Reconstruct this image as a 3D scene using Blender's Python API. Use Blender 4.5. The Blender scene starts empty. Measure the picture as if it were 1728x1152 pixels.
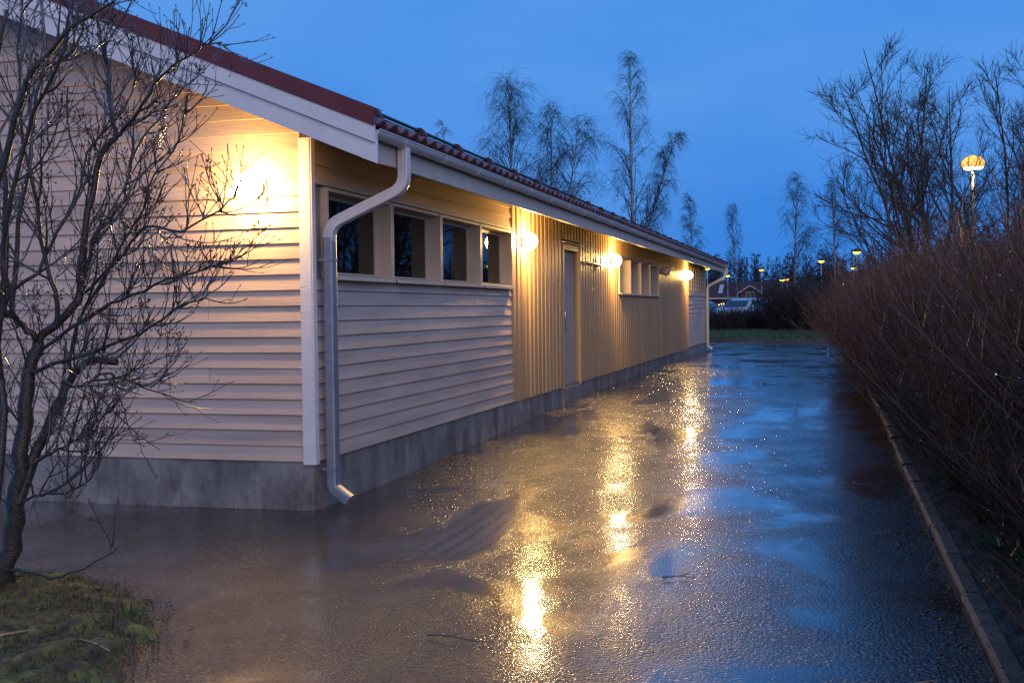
import bpy, math, random
import numpy as np
from mathutils import Matrix, Vector
random.seed(7); RNG = np.random.default_rng(11)
scn = bpy.context.scene
COL = scn.collection

# ------------------------------------------------------------------ camera
yaw, pitch, roll = -.2731, -.02803, -.012197
fw = np.array([math.sin(yaw)*math.cos(pitch), math.cos(yaw)*math.cos(pitch), math.sin(pitch)])
rt = np.array([math.cos(yaw), -math.sin(yaw), 0.]); up = np.cross(rt, fw)
rt, up = math.cos(roll)*rt+math.sin(roll)*up, -math.sin(roll)*rt+math.cos(roll)*up
cam = bpy.data.cameras.new('camera'); cam_o = bpy.data.objects.new('camera', cam); COL.objects.link(cam_o)
cam.sensor_width = 36; cam.lens = 1906.3/1728*36; cam.clip_end = 3000; cam.clip_start = .05
M = Matrix.Identity(4)
for i in range(3):
    M[i][0], M[i][1], M[i][2] = rt[i], up[i], -fw[i]
M[2][3] = 1.6
cam_o.matrix_world = M
scn.camera = cam_o

# ------------------------------------------------------------------ world: dusk sky under thin cloud
w = bpy.data.worlds.new('World'); scn.world = w; w.use_nodes = True
nt = w.node_tree; nt.nodes.clear()
wo = nt.nodes.new('ShaderNodeOutputWorld'); bg = nt.nodes.new('ShaderNodeBackground')
tc = nt.nodes.new('ShaderNodeTexCoord'); sx = nt.nodes.new('ShaderNodeSeparateXYZ')
rp = nt.nodes.new('ShaderNodeValToRGB')
rp.color_ramp.elements[0].position = 0.0; rp.color_ramp.elements[0].color = (.034, .205, .68, 1)
rp.color_ramp.elements[1].position = 1.0; rp.color_ramp.elements[1].color = (.080, .245, .66, 1)
e = rp.color_ramp.elements.new(.22); e.color = (.062, .262, .745, 1)
mp = nt.nodes.new('ShaderNodeMapping'); mp.inputs['Scale'].default_value = (1.6, 1.6, 5.0)
nz = nt.nodes.new('ShaderNodeTexNoise'); nz.inputs['Scale'].default_value = 1.7; nz.inputs['Detail'].default_value = 3.5
nz.inputs['Roughness'].default_value = .45; nz.inputs['Distortion'].default_value = .3
cr = nt.nodes.new('ShaderNodeMapRange'); cr.inputs[1].default_value = .38; cr.inputs[2].default_value = .72
mx = nt.nodes.new('ShaderNodeMix'); mx.data_type = 'RGBA'
mx.inputs[7].default_value = (.125, .34, .80, 1)
ml = nt.nodes.new('ShaderNodeMath'); ml.operation = 'MULTIPLY'; ml.inputs[1].default_value = .75
L = nt.links.new
L(tc.outputs['Generated'], sx.inputs[0]); L(sx.outputs['Z'], rp.inputs[0])
L(tc.outputs['Generated'], mp.inputs[0]); L(mp.outputs[0], nz.inputs['Vector']); L(nz.outputs[0], cr.inputs[0])
L(cr.outputs[0], ml.inputs[0]); L(ml.outputs[0], mx.inputs[0]); L(rp.outputs[0], mx.inputs[6])
L(mx.outputs[2], bg.inputs[0]); L(bg.outputs[0], wo.inputs[0])
bg.inputs[1].default_value = 1.06

# the last soft dusk light, from behind the camera
sun = bpy.data.lights.new('sun', 'SUN'); sun_o = bpy.data.objects.new('sun', sun); COL.objects.link(sun_o)
sun.energy = 1.1; sun.angle = math.radians(60); sun.color = (1.0, .72, .60)
sun_o.rotation_euler = Vector((-.50, .80, -.38)).to_track_quat('-Z', 'Y').to_euler()
sun_o.location = (0, -10, 20)

vs = scn.view_settings
vs.view_transform = 'Standard'; vs.look = 'None'; vs.exposure = 0; vs.gamma = 1; vs.use_curve_mapping = False
scn.render.engine = 'CYCLES'
cy = scn.cycles
cy.use_denoising = True; cy.denoiser = 'OPENIMAGEDENOISE'; cy.denoising_input_passes = 'RGB_ALBEDO_NORMAL'; cy.denoising_prefilter = 'NONE'; cy.max_bounces = 6; cy.diffuse_bounces = 3; cy.glossy_bounces = 3
cy.transparent_max_bounces = 8; cy.sample_clamp_indirect = 1.0; cy.caustics_reflective = False; cy.caustics_refractive = False
try: cy.use_light_tree = True
except Exception: pass

# ------------------------------------------------------------------ helpers
def mesh_from(name, V, F):
    me = bpy.data.meshes.new(name)
    if isinstance(F, np.ndarray):
        V = np.asarray(V, np.float32); n = len(F); k = F.shape[1]
        me.vertices.add(len(V)); me.vertices.foreach_set('co', V.ravel())
        me.loops.add(n*k); me.loops.foreach_set('vertex_index', F.astype(np.int32).ravel())
        me.polygons.add(n); me.polygons.foreach_set('loop_start', np.arange(0, n*k, k, dtype=np.int32))
        me.update(calc_edges=True)
    else:
        me.from_pydata([tuple(map(float, v)) for v in V], [], F); me.update()
    me.validate()
    return me

class MB:
    def __init__(s): s.V = []; s.F = []; s.sm = False
    def box(s, x0, x1, y0, y1, z0, z1):
        b = len(s.V)
        s.V += [(x, y, z) for z in (z0, z1) for x, y in ((x0, y0), (x1, y0), (x1, y1), (x0, y1))]
        s.F += [tuple(b+i for i in f) for f in ((3,2,1,0),(4,5,6,7),(0,1,5,4),(1,2,6,5),(2,3,7,6),(3,0,4,7))]
        return s
    def prism(s, prof, axis, a, b):
        """extrude a closed profile of (u,v) along axis from a to b; axis 0: (u,v)=(y,z); 1: (x,z); 2: (x,y)"""
        n = len(prof); o = len(s.V)
        def P(u, v, t): return ((t,u,v), (u,t,v), (u,v,t))[axis]
        s.V += [P(u, v, a) for u, v in prof]+[P(u, v, b) for u, v in prof]
        s.F += [tuple(o+i for i in range(n-1,-1,-1)), tuple(o+n+i for i in range(n))]
        s.F += [(o+i, o+(i+1)%n, o+n+(i+1)%n, o+n+i) for i in range(n)]
        return s
    def tube(s, pts, r, n=8, cap=True):
        pts = [Vector(p) for p in pts]; o = len(s.V); m = len(pts)
        rr = r if isinstance(r, (list, tuple)) else [r]*m
        for i, p in enumerate(pts):
            t = (pts[min(i+1, m-1)]-pts[max(i-1, 0)]).normalized()
            ref = Vector((0,0,1)) if abs(t.z) < .9 else Vector((1,0,0))
            u = t.cross(ref).normalized(); v = u.cross(t)
            for k in range(n):
                a = 2*math.pi*k/n; s.V.append(tuple(p+(u*math.cos(a)+v*math.sin(a))*rr[i]))
        for i in range(m-1):
            for k in range(n):
                s.F.append((o+i*n+k, o+i*n+(k+1)%n, o+(i+1)*n+(k+1)%n, o+(i+1)*n+k))
        if cap:
            s.F.append(tuple(o+k for k in range(n-1,-1,-1))); s.F.append(tuple(o+(m-1)*n+k for k in range(n)))
        return s
    def sweep(s, pts, prof_fn):
        """sections: prof_fn(i) returns list of world points"""
        o = len(s.V); n = None; m = len(pts)
        for i in range(m):
            q = prof_fn(i); n = len(q); s.V += [tuple(p) for p in q]
        for i in range(m-1):
            for k in range(n):
                s.F.append((o+i*n+k, o+i*n+(k+1)%n, o+(i+1)*n+(k+1)%n, o+(i+1)*n+k))
        s.F.append(tuple(o+k for k in range(n-1,-1,-1))); s.F.append(tuple(o+(m-1)*n+k for k in range(n)))
        return s
    def lathe(s, prof, c=(0,0,0), n=20, ax='z'):
        o = len(s.V); m = len(prof)
        for r, h in prof:
            for k in range(n):
                a = 2*math.pi*k/n; q = (r*math.cos(a), r*math.sin(a), h)
                if ax == 'x': q = (q[2], q[0], q[1])
                if ax == 'y': q = (q[0], q[2], q[1])
                s.V.append((c[0]+q[0], c[1]+q[1], c[2]+q[2]))
        for i in range(m-1):
            for k in range(n):
                s.F.append((o+i*n+k, o+i*n+(k+1)%n, o+(i+1)*n+(k+1)%n, o+(i+1)*n+k))
        s.F.append(tuple(o+k for k in range(n-1,-1,-1))); s.F.append(tuple(o+(m-1)*n+k for k in range(n)))
        return s
    def mesh(s, name='mesh', smooth=False):
        me = mesh_from(name, s.V, s.F)
        if smooth: me.polygons.foreach_set('use_smooth', [True]*len(me.polygons))
        return me

def obj(name, me, m=None, parent=None, loc=None, rotz=0):
    o = bpy.data.objects.new(name, me); COL.objects.link(o)
    if m is not None and me is not None and len(me.materials) == 0: me.materials.append(m)
    if parent is not None:
        o.parent = parent
        pl = Vector((0,0,0)); q = parent
        while q is not None: pl += q.location; q = q.parent
        o.location = (Vector(loc) if loc is not None else Vector((0,0,0)))-pl
    elif loc is not None: o.location = loc
    if rotz: o.rotation_euler.z = rotz
    return o
def tag(o, label, cat, group=None):
    o['label'] = label; o['category'] = cat
    if group: o['group'] = group
    return o
def thing(name, loc, label, cat, group=None):
    o = bpy.data.objects.new(name, None); COL.objects.link(o); o.location = loc; o.empty_display_size = .2
    return tag(o, label, cat, group)
def struct(name, me, m, loc=None):
    o = obj(name, me, m, loc=loc); o['kind'] = 'structure'; return o
def part(name, mb, m, parent, smooth=False): return obj(name, mb.mesh(name, smooth), m, parent)   # vertices in world space
def lpart(name, me, m, parent):                                                                     # vertices local to parent
    o = bpy.data.objects.new(name, me); COL.objects.link(o); o.parent = parent
    if len(me.materials) == 0: me.materials.append(m)
    return o

# ---- materials
def mat(name, col, rough=.5, var=.12, nscale=6., bump=0., bscale=40., metal=0., spec=.5, stretch=(1,1,1), coat=0., objvar=0., emit=None, estr=0., dirt=None):
    m = bpy.data.materials.new(name); m.use_nodes = True; t = m.node_tree; N = t.nodes; l = t.links.new
    b = N['Principled BSDF']; b.inputs['Roughness'].default_value = rough; b.inputs['Metallic'].default_value = metal
    b.inputs['Specular IOR Level'].default_value = spec; b.inputs['Coat Weight'].default_value = coat; b.inputs['Coat Roughness'].default_value = .12
    if emit is not None:
        b.inputs['Emission Color'].default_value = (*emit, 1); b.inputs['Emission Strength'].default_value = estr
    g = N.new('ShaderNodeNewGeometry'); mp = N.new('ShaderNodeMapping'); mp.inputs['Scale'].default_value = stretch
    l(g.outputs['Position'], mp.inputs[0])
    nz = N.new('ShaderNodeTexNoise'); nz.inputs['Scale'].default_value = nscale; nz.inputs['Detail'].default_value = 5
    l(mp.outputs[0], nz.inputs['Vector'])
    mr = N.new('ShaderNodeMapRange'); mr.inputs[1].default_value = .3; mr.inputs[2].default_value = .7
    mr.inputs[3].default_value = 1-var; mr.inputs[4].default_value = 1+var; l(nz.outputs[0], mr.inputs[0])
    val = mr.outputs[0]
    if objvar:
        oi = N.new('ShaderNodeObjectInfo'); mo = N.new('ShaderNodeMapRange')
        mo.inputs[3].default_value = 1-objvar; mo.inputs[4].default_value = 1+objvar; l(oi.outputs['Random'], mo.inputs[0])
        mm = N.new('ShaderNodeMath'); mm.operation = 'MULTIPLY'; l(val, mm.inputs[0]); l(mo.outputs[0], mm.inputs[1]); val = mm.outputs[0]
    vm = N.new('ShaderNodeVectorMath'); vm.operation = 'SCALE'; vm.inputs[0].default_value = col; l(val, vm.inputs['Scale'])
    out = vm.outputs[0]
    if dirt:
        dc, ds, lo, hi = dirt
        dn = N.new('ShaderNodeTexNoise'); dn.inputs['Scale'].default_value = ds; dn.inputs['Detail'].default_value = 6; dn.inputs['Roughness'].default_value = .65
        l(mp.outputs[0], dn.inputs['Vector'])
        dr = N.new('ShaderNodeMapRange'); dr.inputs[1].default_value = lo; dr.inputs[2].default_value = hi; l(dn.outputs[0], dr.inputs[0])
        dm = N.new('ShaderNodeMix'); dm.data_type = 'RGBA'; l(dr.outputs[0], dm.inputs[0]); l(out, dm.inputs[6]); dm.inputs[7].default_value = (*dc, 1); out = dm.outputs[2]
    l(out, b.inputs['Base Color'])
    if bump:
        bn = N.new('ShaderNodeTexNoise'); bn.inputs['Scale'].default_value = bscale; bn.inputs['Detail'].default_value = 4; l(mp.outputs[0], bn.inputs['Vector'])
        bp = N.new('ShaderNodeBump'); bp.inputs['Strength'].default_value = bump; bp.inputs['Distance'].default_value = .01
        l(bn.outputs[0], bp.inputs['Height']); l(bp.outputs[0], b.inputs['Normal'])
    return m

def emat(name, col, s):
    m = bpy.data.materials.new(name); m.use_nodes = True; t = m.node_tree; t.nodes.clear()
    o = t.nodes.new('ShaderNodeOutputMaterial'); e = t.nodes.new('ShaderNodeEmission'); e.inputs[0].default_value = (*col, 1); e.inputs[1].default_value = s
    t.links.new(e.outputs[0], o.inputs[0]); m.cycles.emission_sampling = 'NONE'; return m

def opal_mat(name, col, s):
    # glowing opal glass: gives off light and lets the bulb's light through
    m = emat(name, col, s); t = m.node_tree; N = t.nodes
    tr = N.new('ShaderNodeBsdfTransparent'); ad = N.new('ShaderNodeAddShader'); o = [n for n in N if n.type == 'OUTPUT_MATERIAL'][0]; e = [n for n in N if n.type == 'EMISSION'][0]
    t.links.new(e.outputs[0], ad.inputs[0]); t.links.new(tr.outputs[0], ad.inputs[1]); t.links.new(ad.outputs[0], o.inputs[0]); return m

def glass_mat(name, tint=(.40,.38,.36), ior=1.5):
    m = bpy.data.materials.new(name); m.use_nodes = True; t = m.node_tree; t.nodes.clear()
    o = t.nodes.new('ShaderNodeOutputMaterial'); mx = t.nodes.new('ShaderNodeMixShader'); fr = t.nodes.new('ShaderNodeFresnel'); fr.inputs[0].default_value = ior
    tr = t.nodes.new('ShaderNodeBsdfTransparent'); tr.inputs[0].default_value = (*tint, 1); gl = t.nodes.new('ShaderNodeBsdfGlossy'); gl.inputs['Roughness'].default_value = .02
    ml = t.nodes.new('ShaderNodeMath'); ml.operation = 'MULTIPLY'; ml.inputs[1].default_value = .9; ml.use_clamp = True
    l = t.links.new; l(fr.outputs[0], ml.inputs[0]); l(ml.outputs[0], mx.inputs[0]); l(tr.outputs[0], mx.inputs[1]); l(gl.outputs[0], mx.inputs[2]); l(mx.outputs[0], o.inputs[0])
    return m

def asphalt_mat():
    m = bpy.data.materials.new('wet_asphalt'); m.use_nodes = True; t = m.node_tree; N = t.nodes; l = t.links.new
    b = N['Principled BSDF']; g = N.new('ShaderNodeNewGeometry')
    def noise(scale, detail, sc=(1,1,1), rough=.5, dist=0.):
        mp = N.new('ShaderNodeMapping'); mp.inputs['Scale'].default_value = sc; l(g.outputs['Position'], mp.inputs[0])
        n = N.new('ShaderNodeTexNoise'); n.inputs['Scale'].default_value = scale; n.inputs['Detail'].default_value = detail
        n.inputs['Roughness'].default_value = rough; n.inputs['Distortion'].default_value = dist; l(mp.outputs[0], n.inputs['Vector']); return n.outputs[0]
    def rng(v, a, b_, c=0., d=1., smooth=True):
        r = N.new('ShaderNodeMapRange'); r.inputs[1].default_value = a; r.inputs[2].default_value = b_; r.inputs[3].default_value = c; r.inputs[4].default_value = d
        if smooth: r.interpolation_type = 'SMOOTHSTEP'
        l(v, r.inputs[0]); return r.outputs[0]
    def math_(op, a, b_):
        q = N.new('ShaderNodeMath'); q.operation = op
        for i, v in enumerate((a, b_)):
            if isinstance(v, (int, float)): q.inputs[i].default_value = v
            else: l(v, q.inputs[i])
        return q.outputs[0]
    pud = rng(noise(.70, 5, (1.0, .62, 1), .55, .6), PUD_LO, PUD_HI)          # where water stands
    thin = rng(noise(2.2, 4, (1, .8, 1), .6), .35, .68)                      # thickness of the film elsewhere
    grain = N.new('ShaderNodeTexVoronoi'); grain.inputs['Scale'].default_value = 58.; l(g.outputs['Position'], grain.inputs['Vector'])
    fine = noise(170., 2)
    h = math_('ADD', math_('MULTIPLY', grain.outputs['Distance'], -1.0), math_('MULTIPLY', fine, .5))
    dry = math_('SUBTRACT', 1.0, pud)
    bp2 = N.new('ShaderNodeBump'); bp2.inputs['Distance'].default_value = .02; bp2.inputs['Strength'].default_value = .03
    l(noise(9., 3, (1, .8, 1)), bp2.inputs['Height'])
    # stones: steep little faces that glint
    bp = N.new('ShaderNodeBump'); bp.inputs['Distance'].default_value = .0056; l(h, bp.inputs['Height']); l(math_('ADD', math_('MULTIPLY', dry, .85), .15), bp.inputs['Strength']); l(bp2.outputs[0], bp.inputs['Normal'])
    l(bp.outputs[0], b.inputs['Normal']); b.inputs['Roughness'].default_value = .19
    # water film over them
    bc = N.new('ShaderNodeBump'); bc.inputs['Distance'].default_value = .0016; l(h, bc.inputs['Height']); l(math_('MULTIPLY', dry, math_('ADD', math_('MULTIPLY', thin, -.5), .8)), bc.inputs['Strength']); l(bp2.outputs[0], bc.inputs['Normal'])
    l(bc.outputs[0], b.inputs['Coat Normal']); b.inputs['Coat IOR'].default_value = 1.5
    l(math_('ADD', math_('MULTIPLY', pud, .45), math_('ADD', math_('MULTIPLY', thin, .30), .35)), b.inputs['Coat Weight'])
    l(math_('ADD', math_('MULTIPLY', dry, .06), .035), b.inputs['Coat Roughness'])
    cm = N.new('ShaderNodeMix'); cm.data_type = 'RGBA'; l(rng(noise(60., 3), .35, .65), cm.inputs[0])
    cm.inputs[6].default_value = (.010, .0085, .0075, 1); cm.inputs[7].default_value = (.032, .027, .023, 1)
    c2 = N.new('ShaderNodeMix'); c2.data_type = 'RGBA'; c2.blend_type = 'MULTIPLY'; c2.inputs[0].default_value = 1
    rr = N.new('ShaderNodeValToRGB'); rr.color_ramp.elements[0].color = (.55,.55,.55,1); rr.color_ramp.elements[1].color = (1.2,1.15,1.1,1)
    l(noise(.9, 5), rr.inputs[0]); l(cm.outputs[2], c2.inputs[6]); l(rr.outputs[0], c2.inputs[7]); 
    sv = N.new('ShaderNodeSeparateColor'); l(grain.outputs['Color'], sv.inputs[0])
    c3 = N.new('ShaderNodeMix'); c3.data_type = 'RGBA'; l(math_('MULTIPLY', rng(sv.outputs[0], .78, .97), math_('ADD', math_('MULTIPLY', dry, .8), .1)), c3.inputs[0])
    l(c2.outputs[2], c3.inputs[6]); c3.inputs[7].default_value = (.13, .11, .09, 1); l(c3.outputs[2], b.inputs['Base Color'])
    b.inputs['IOR'].default_value = 1.5; b.inputs['Specular IOR Level'].default_value = .7
    return m
PUD_LO, PUD_HI = .47, .62

# ---- branching growth, vectorised over all shoots of a level
def nrm(v): return v/np.maximum(np.linalg.norm(v, axis=-1, keepdims=True), 1e-9)
def grow(start, d, length, nseg, wig, trop=0., curl=0.):
    start = np.asarray(start, float); d = nrm(np.asarray(d, float)); length = np.asarray(length, float); pts = [start]; p = start
    for k in range(nseg):
        d = nrm(d+RNG.normal(0, wig, d.shape)+np.array([0,0,1.])*(trop+curl*k/nseg)); p = p+d*(length/nseg)[:, None]; pts.append(p)
    return np.stack(pts, 1)
def spawn(pts, n, t0, t1, ang, sd=.15, even=False):
    Mn, K, _ = pts.shape
    par = np.repeat(np.arange(Mn), n)
    t = (np.tile((np.arange(n)+.5)/n, Mn)+RNG.uniform(-.4/n, .4/n, Mn*n)) if even else RNG.uniform(0, 1, Mn*n)
    t = np.clip(t0+(t1-t0)*t, 0, .999); f = t*(K-1); i = f.astype(int); fr = (f-i)[:, None]
    a, b = pts[par, i], pts[par, i+1]; pos = a+(b-a)*fr; tan = nrm(b-a)
    q = RNG.normal(0, 1, pos.shape); q = nrm(q-tan*(q*tan).sum(1, keepdims=True))
    an = RNG.normal(ang, sd, len(pos))[:, None]
    return pos, np.cos(an)*tan+np.sin(an)*q, t, par
def tubes(groups, sides=3):
    """groups: list of (pts MxKx3, r0 M, r1 M, sides)"""
    VV, FF, off = [], [], 0
    for pts, r0, r1, sd in groups:
        Mn, K, _ = pts.shape
        tan = np.empty_like(pts); tan[:, 1:-1] = pts[:, 2:]-pts[:, :-2]; tan[:, 0] = pts[:, 1]-pts[:, 0]; tan[:, -1] = pts[:, -1]-pts[:, -2]; tan = nrm(tan)
        mean = nrm(pts[:, -1]-pts[:, 0]); ref = np.where(np.abs(mean[:, 2:3]) < .8, np.array([[0,0,1.]]), np.array([[1.,0,0]]))[:, None, :]
        u = nrm(np.cross(tan, np.broadcast_to(ref, tan.shape))); v = np.cross(u, tan)
        r = r0[:, None]+(r1-r0)[:, None]*np.linspace(0, 1, K)[None, :]
        a = np.arange(sd)*2*math.pi/sd
        ring = pts[:, :, None, :]+r[:, :, None, None]*(u[:, :, None, :]*np.cos(a)[None, None, :, None]+v[:, :, None, :]*np.sin(a)[None, None, :, None])
        VV.append(ring.reshape(-1, 3))
        base = (np.arange(Mn)*K*sd)[:, None, None]+(np.arange(K-1)*sd)[None, :, None]+np.arange(sd)[None, None, :]
        nx = (np.arange(Mn)*K*sd)[:, None, None]+(np.arange(K-1)*sd)[None, :, None]+((np.arange(sd)+1) % sd)[None, None, :]
        q = np.stack([base, nx, nx+sd, base+sd], -1).reshape(-1, 4)+off
        FF.append(q); off += Mn*K*sd
    return np.concatenate(VV), np.concatenate(FF)
def tmesh(name, groups):
    V, F = tubes(groups); me = mesh_from(name, V, F); me.polygons.foreach_set('use_smooth', np.ones(len(me.polygons), bool)); return me
def arr(x, n): return np.full(n, float(x))
def hgt(y):                                            # the yard climbs a little along the long wall
    t = min(max((y-9)/11., 0), 1); return .14*t*t*(3-2*t)

# ------------------------------------------------------------------ materials
m_asphalt = asphalt_mat()
m_siding = mat('cream_siding', (.64,.49,.375), .42, .16, 3., .35, 55., stretch=(.25,.25,3), objvar=.09, dirt=((.36,.29,.23), 1.6, .55, .80))
m_batten = mat('ochre_boards', (.49,.345,.185), .48, .10, 3., .18, 60., stretch=(2,2,.12), objvar=.07, dirt=((.34,.26,.14), 1.2, .58, .85))
m_white = mat('white_paint', (.82,.79,.76), .5, .06, 5., .35, 45., dirt=((.50,.48,.45), 2.2, .62, .88))
m_trim = mat('cream_trim', (.62,.53,.41), .45, .07, 5., .15, 60., objvar=.04)
m_pvc = mat('white_gutter', (.66,.63,.60), .28, .06, 3., 0, 1, dirt=((.42,.39,.36), 3., .58, .85))
m_zinc = mat('grey_steel', (.33,.34,.36), .35, .12, 8., .05, 30., metal=.35, dirt=((.20,.19,.18), 4., .6, .85))
m_conc = mat('concrete', (.31,.28,.245), .65, .28, 3.2, .8, 34., stretch=(1,1,.5), dirt=((.11,.092,.075), 4.2, .44, .72))
m_red = mat('red_flashing', (.165,.032,.025), .38, .12, 4.)
m_tile = mat('red_tile', (.19,.060,.048), .32, .25, 9., .3, 60., objvar=.22, dirt=((.09,.05,.045), 6., .52, .8))
m_brk = mat('bracket_paint', (.065,.030,.026), .5, .2, 6.)
m_soffit = mat('soffit_boards', (.46,.42,.36), .6, .1, 4., .1, 40., stretch=(3,.2,3))
m_core = mat('inner_wall', (.30,.27,.24), .8, .1, 2.)
m_room = mat('room_wall', (.34,.30,.26), .8, .1, 1.)
m_dark = mat('dark_metal', (.025,.03,.03), .35, .2, 5.)
m_chrome = mat('steel_handle', (.75,.74,.72), .2, .05, 5., metal=.8)
m_door = mat('door_paint', (.46,.40,.37), .42, .06, 4., .1, 40., stretch=(3,3,.2), objvar=.04)
m_glass = glass_mat('window_glass')
m_frost = mat('pale_pane', (.36,.33,.30), .22, .05, 3.)
m_globe = opal_mat('lamp_globe', (1.0,.72,.36), 14.); m_globe.cycles.emission_sampling = 'NONE'
m_globe_off = mat('opal_globe', (.55,.52,.5), .25, .04, 4.)
m_wbark = mat('wet_bark', (.050,.042,.034), .30, .35, 25., .6, 90., dirt=((.11,.12,.085), 14., .56, .74))
m_twig = mat('wet_twig', (.060,.040,.032), .20, .3, 20., 0, 1, spec=.8, coat=.6)
m_hedge = mat('red_brown_twig', (.105,.042,.022), .36, .35, 9., 0, 1, spec=.6, objvar=.2)
m_hedge2 = mat('dull_twig', (.050,.034,.030), .45, .3, 3., objvar=.2)
m_bark = mat('dark_bark', (.040,.032,.028), .6, .3, 8.)
m_birch = mat('birch_bark', (.30,.28,.27), .6, .35, 5., stretch=(1,1,3))
m_btwig = mat('birch_twig', (.030,.030,.036), .7, .3, 4.)
m_spruce = mat('spruce_needles', (.018,.040,.028), .6, .35, 3.)
m_leaf = mat('weed_leaf', (.045,.11,.028), .35, .35, 12., objvar=.2)
m_moss = mat('moss', (.155,.155,.032), .75, .45, 9., 1., 60., dirt=((.075,.048,.026), 12., .40, .58))
m_soil = mat('wet_soil', (.034,.026,.020), .5, .5, 14., 1., 45.)
m_kerb = mat('kerb_concrete', (.095,.073,.057), .6, .25, 14., .8, 90., objvar=.15, dirt=((.045,.036,.028), 5., .48, .66))
m_grass = mat('grass', (.045,.080,.020), .7, .4, 4., .8, 30.)
m_field = mat('field', (.022,.035,.014), .8, .4, .6, .5, 8.)
m_debris = mat('wet_debris', (.050,.034,.022), .35, .5, 40., objvar=.3)
m_dead = mat('dead_leaf', (.13,.075,.040), .5, .4, 30.)
m_straw = mat('pale_stick', (.42,.27,.13), .55, .2, 30.)

# ------------------------------------------------------------------ ground
X0, Y0, YE = -3.968, 8.265, 38.30
def kerbx(y): return .66-.00022*max(y-8, 0)**2 if y < 36.5 else .66-.00022*28.5**2
def asphalt_sheet():
    xs = np.concatenate([np.linspace(-60, -14, 8), np.linspace(-12, -5, 15), np.linspace(-4.75, .2, 41), [.4,.66]])
    ys = np.concatenate([np.linspace(-6, 2, 9), np.linspace(2.25, 20, 72), np.linspace(20.5, 36, 32), np.linspace(36.5, 48.2, 24)])
    V, F = [], []
    for y in ys:
        for x in xs:
            if x > .1: x2 = x-.66+kerbx(y)+.02
            else: x2 = x
            V.append((x2, y, hgt(y)+.006*math.sin(1.7*x2+.6*y)*math.sin(.9*y+.5*x2)))
    n = len(xs)
    for j in range(len(ys)-1):
        for i in range(n-1): F.append((j*n+i, j*n+i+1, (j+1)*n+i+1, (j+1)*n+i))
    return mesh_from('asphalt', V, F)
a = struct('asphalt_yard', asphalt_sheet(), m_asphalt)
for p in a.data.polygons: p.use_smooth = True
mb = MB(); y0 = 36.5
mb.V = [(kerbx(40)+.02, 37.2, .132), (70, 37.2, .132), (70, 48.2, .132), (kerbx(40)+.02, 48.2, .132)]; mb.F = [(0,1,2,3)]
struct('cross_road', mb.mesh(), m_asphalt)
mb = MB(); mb.V = [(-900,-60,-.25), (900,-60,-.25), (900,1500,-.25), (-900,1500,-.25)]; mb.F = [(0,1,2,3)]
struct('ground', mb.mesh(), m_field)
# grass bank beyond the cross road, then the raised car park
def sheet(xs, ys, fz):
    V = [(x, y, fz(x, y)) for y in ys for x in xs]; n = len(xs)
    F = [(j*n+i, j*n+i+1, (j+1)*n+i+1, (j+1)*n+i) for j in range(len(ys)-1) for i in range(n-1)]
    return mesh_from('sheet', V, F)
def bank(y): t = min(max((y-48.4)/9., 0), 1); return .23+.32*t
struct('grass_verge', sheet(np.linspace(-60, 70, 66), np.linspace(48.45, 60, 14), lambda x, y: bank(y)+random.uniform(-.02,.02)), m_grass)
struct('car_park', sheet(np.linspace(-70, 80, 8), np.linspace(60, 84, 4), lambda x, y: .56), m_asphalt)
struct('meadow', sheet(np.linspace(-300, 300, 30), np.linspace(84, 260, 12), lambda x, y: .55+(y-84)*.004), m_field)
# wooded rise that closes the view
def ridge(x, y): return .55+(y-84)*.004+max(0, y-215)*.046*(1+.12*math.sin(x*.031)+.08*math.sin(x*.083+1))
struct('hill', sheet(np.linspace(-500, 500, 60), np.linspace(212, 470, 14), ridge), m_field)

# far kerb
kf = MB(); kf.box(-60, 70, 48.22, 48.42, -.1, .20); k = struct('far_kerb', kf.mesh(), m_kerb)
ks = MB().box(-.49, .49, 0, .16, 0, .14).mesh('kerb_stone'); 
for i in range(24): obj('kerb_stone', ks, m_kerb, k, (-12+i, 48.20, .105+random.uniform(-.004,.004)))
# kerb and planting bed on the right
kb = MB()
ys = np.linspace(-4, 36.5, 42)
kb.sweep(ys, lambda i: [(kerbx(ys[i])+.035, ys[i], hgt(ys[i])-.2), (kerbx(ys[i])+.035, ys[i], hgt(ys[i])+.03), (kerbx(ys[i])+.125, ys[i], hgt(ys[i])+.03), (kerbx(ys[i])+.125, ys[i], hgt(ys[i])-.2)])
k = struct('kerb', kb.mesh(), m_kerb)
kst = MB().prism([(-.06,-.1),(.062,-.1),(.058,.092),(.046,.10),(-.030,.10),(-.052,.084)], 1, -.494, .494).mesh('kerb_stone')
for i in range(40):
    y = -3+i
    o = obj('kerb_stone', kst, m_kerb, k, (kerbx(y)+.08+random.uniform(-.006,.006), y, hgt(y)-.050+random.uniform(-.006,.004)))
    o.rotation_euler.z = math.atan(.00044*max(y-8, 0))+random.uniform(-.006,.006)
def bedz(x, y): return hgt(y)+.038+.05*min(1, max(0, x-.8))+RNG.normal(0, .007)
xs_b = np.concatenate([[0], np.linspace(.05, 1.3, 32), [1.7, 2.5, 4, 7, 12, 25, 45, 70]])
ysb = np.concatenate([[-5], np.linspace(2, 14, 260), np.linspace(15, 36.6, 24)])
V = [(kerbx(y)+.12+x, y, bedz(.8+x, y)) for y in ysb for x in xs_b]; n = len(xs_b)
F = [(j*n+i, j*n+i+1, (j+1)*n+i+1, (j+1)*n+i) for j in range(len(ysb)-1) for i in range(n-1)]
o = struct('planting_bed', mesh_from('bed', V, F), m_soil); o.data.polygons.foreach_set('use_smooth', [True]*len(o.data.polygons))

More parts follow.
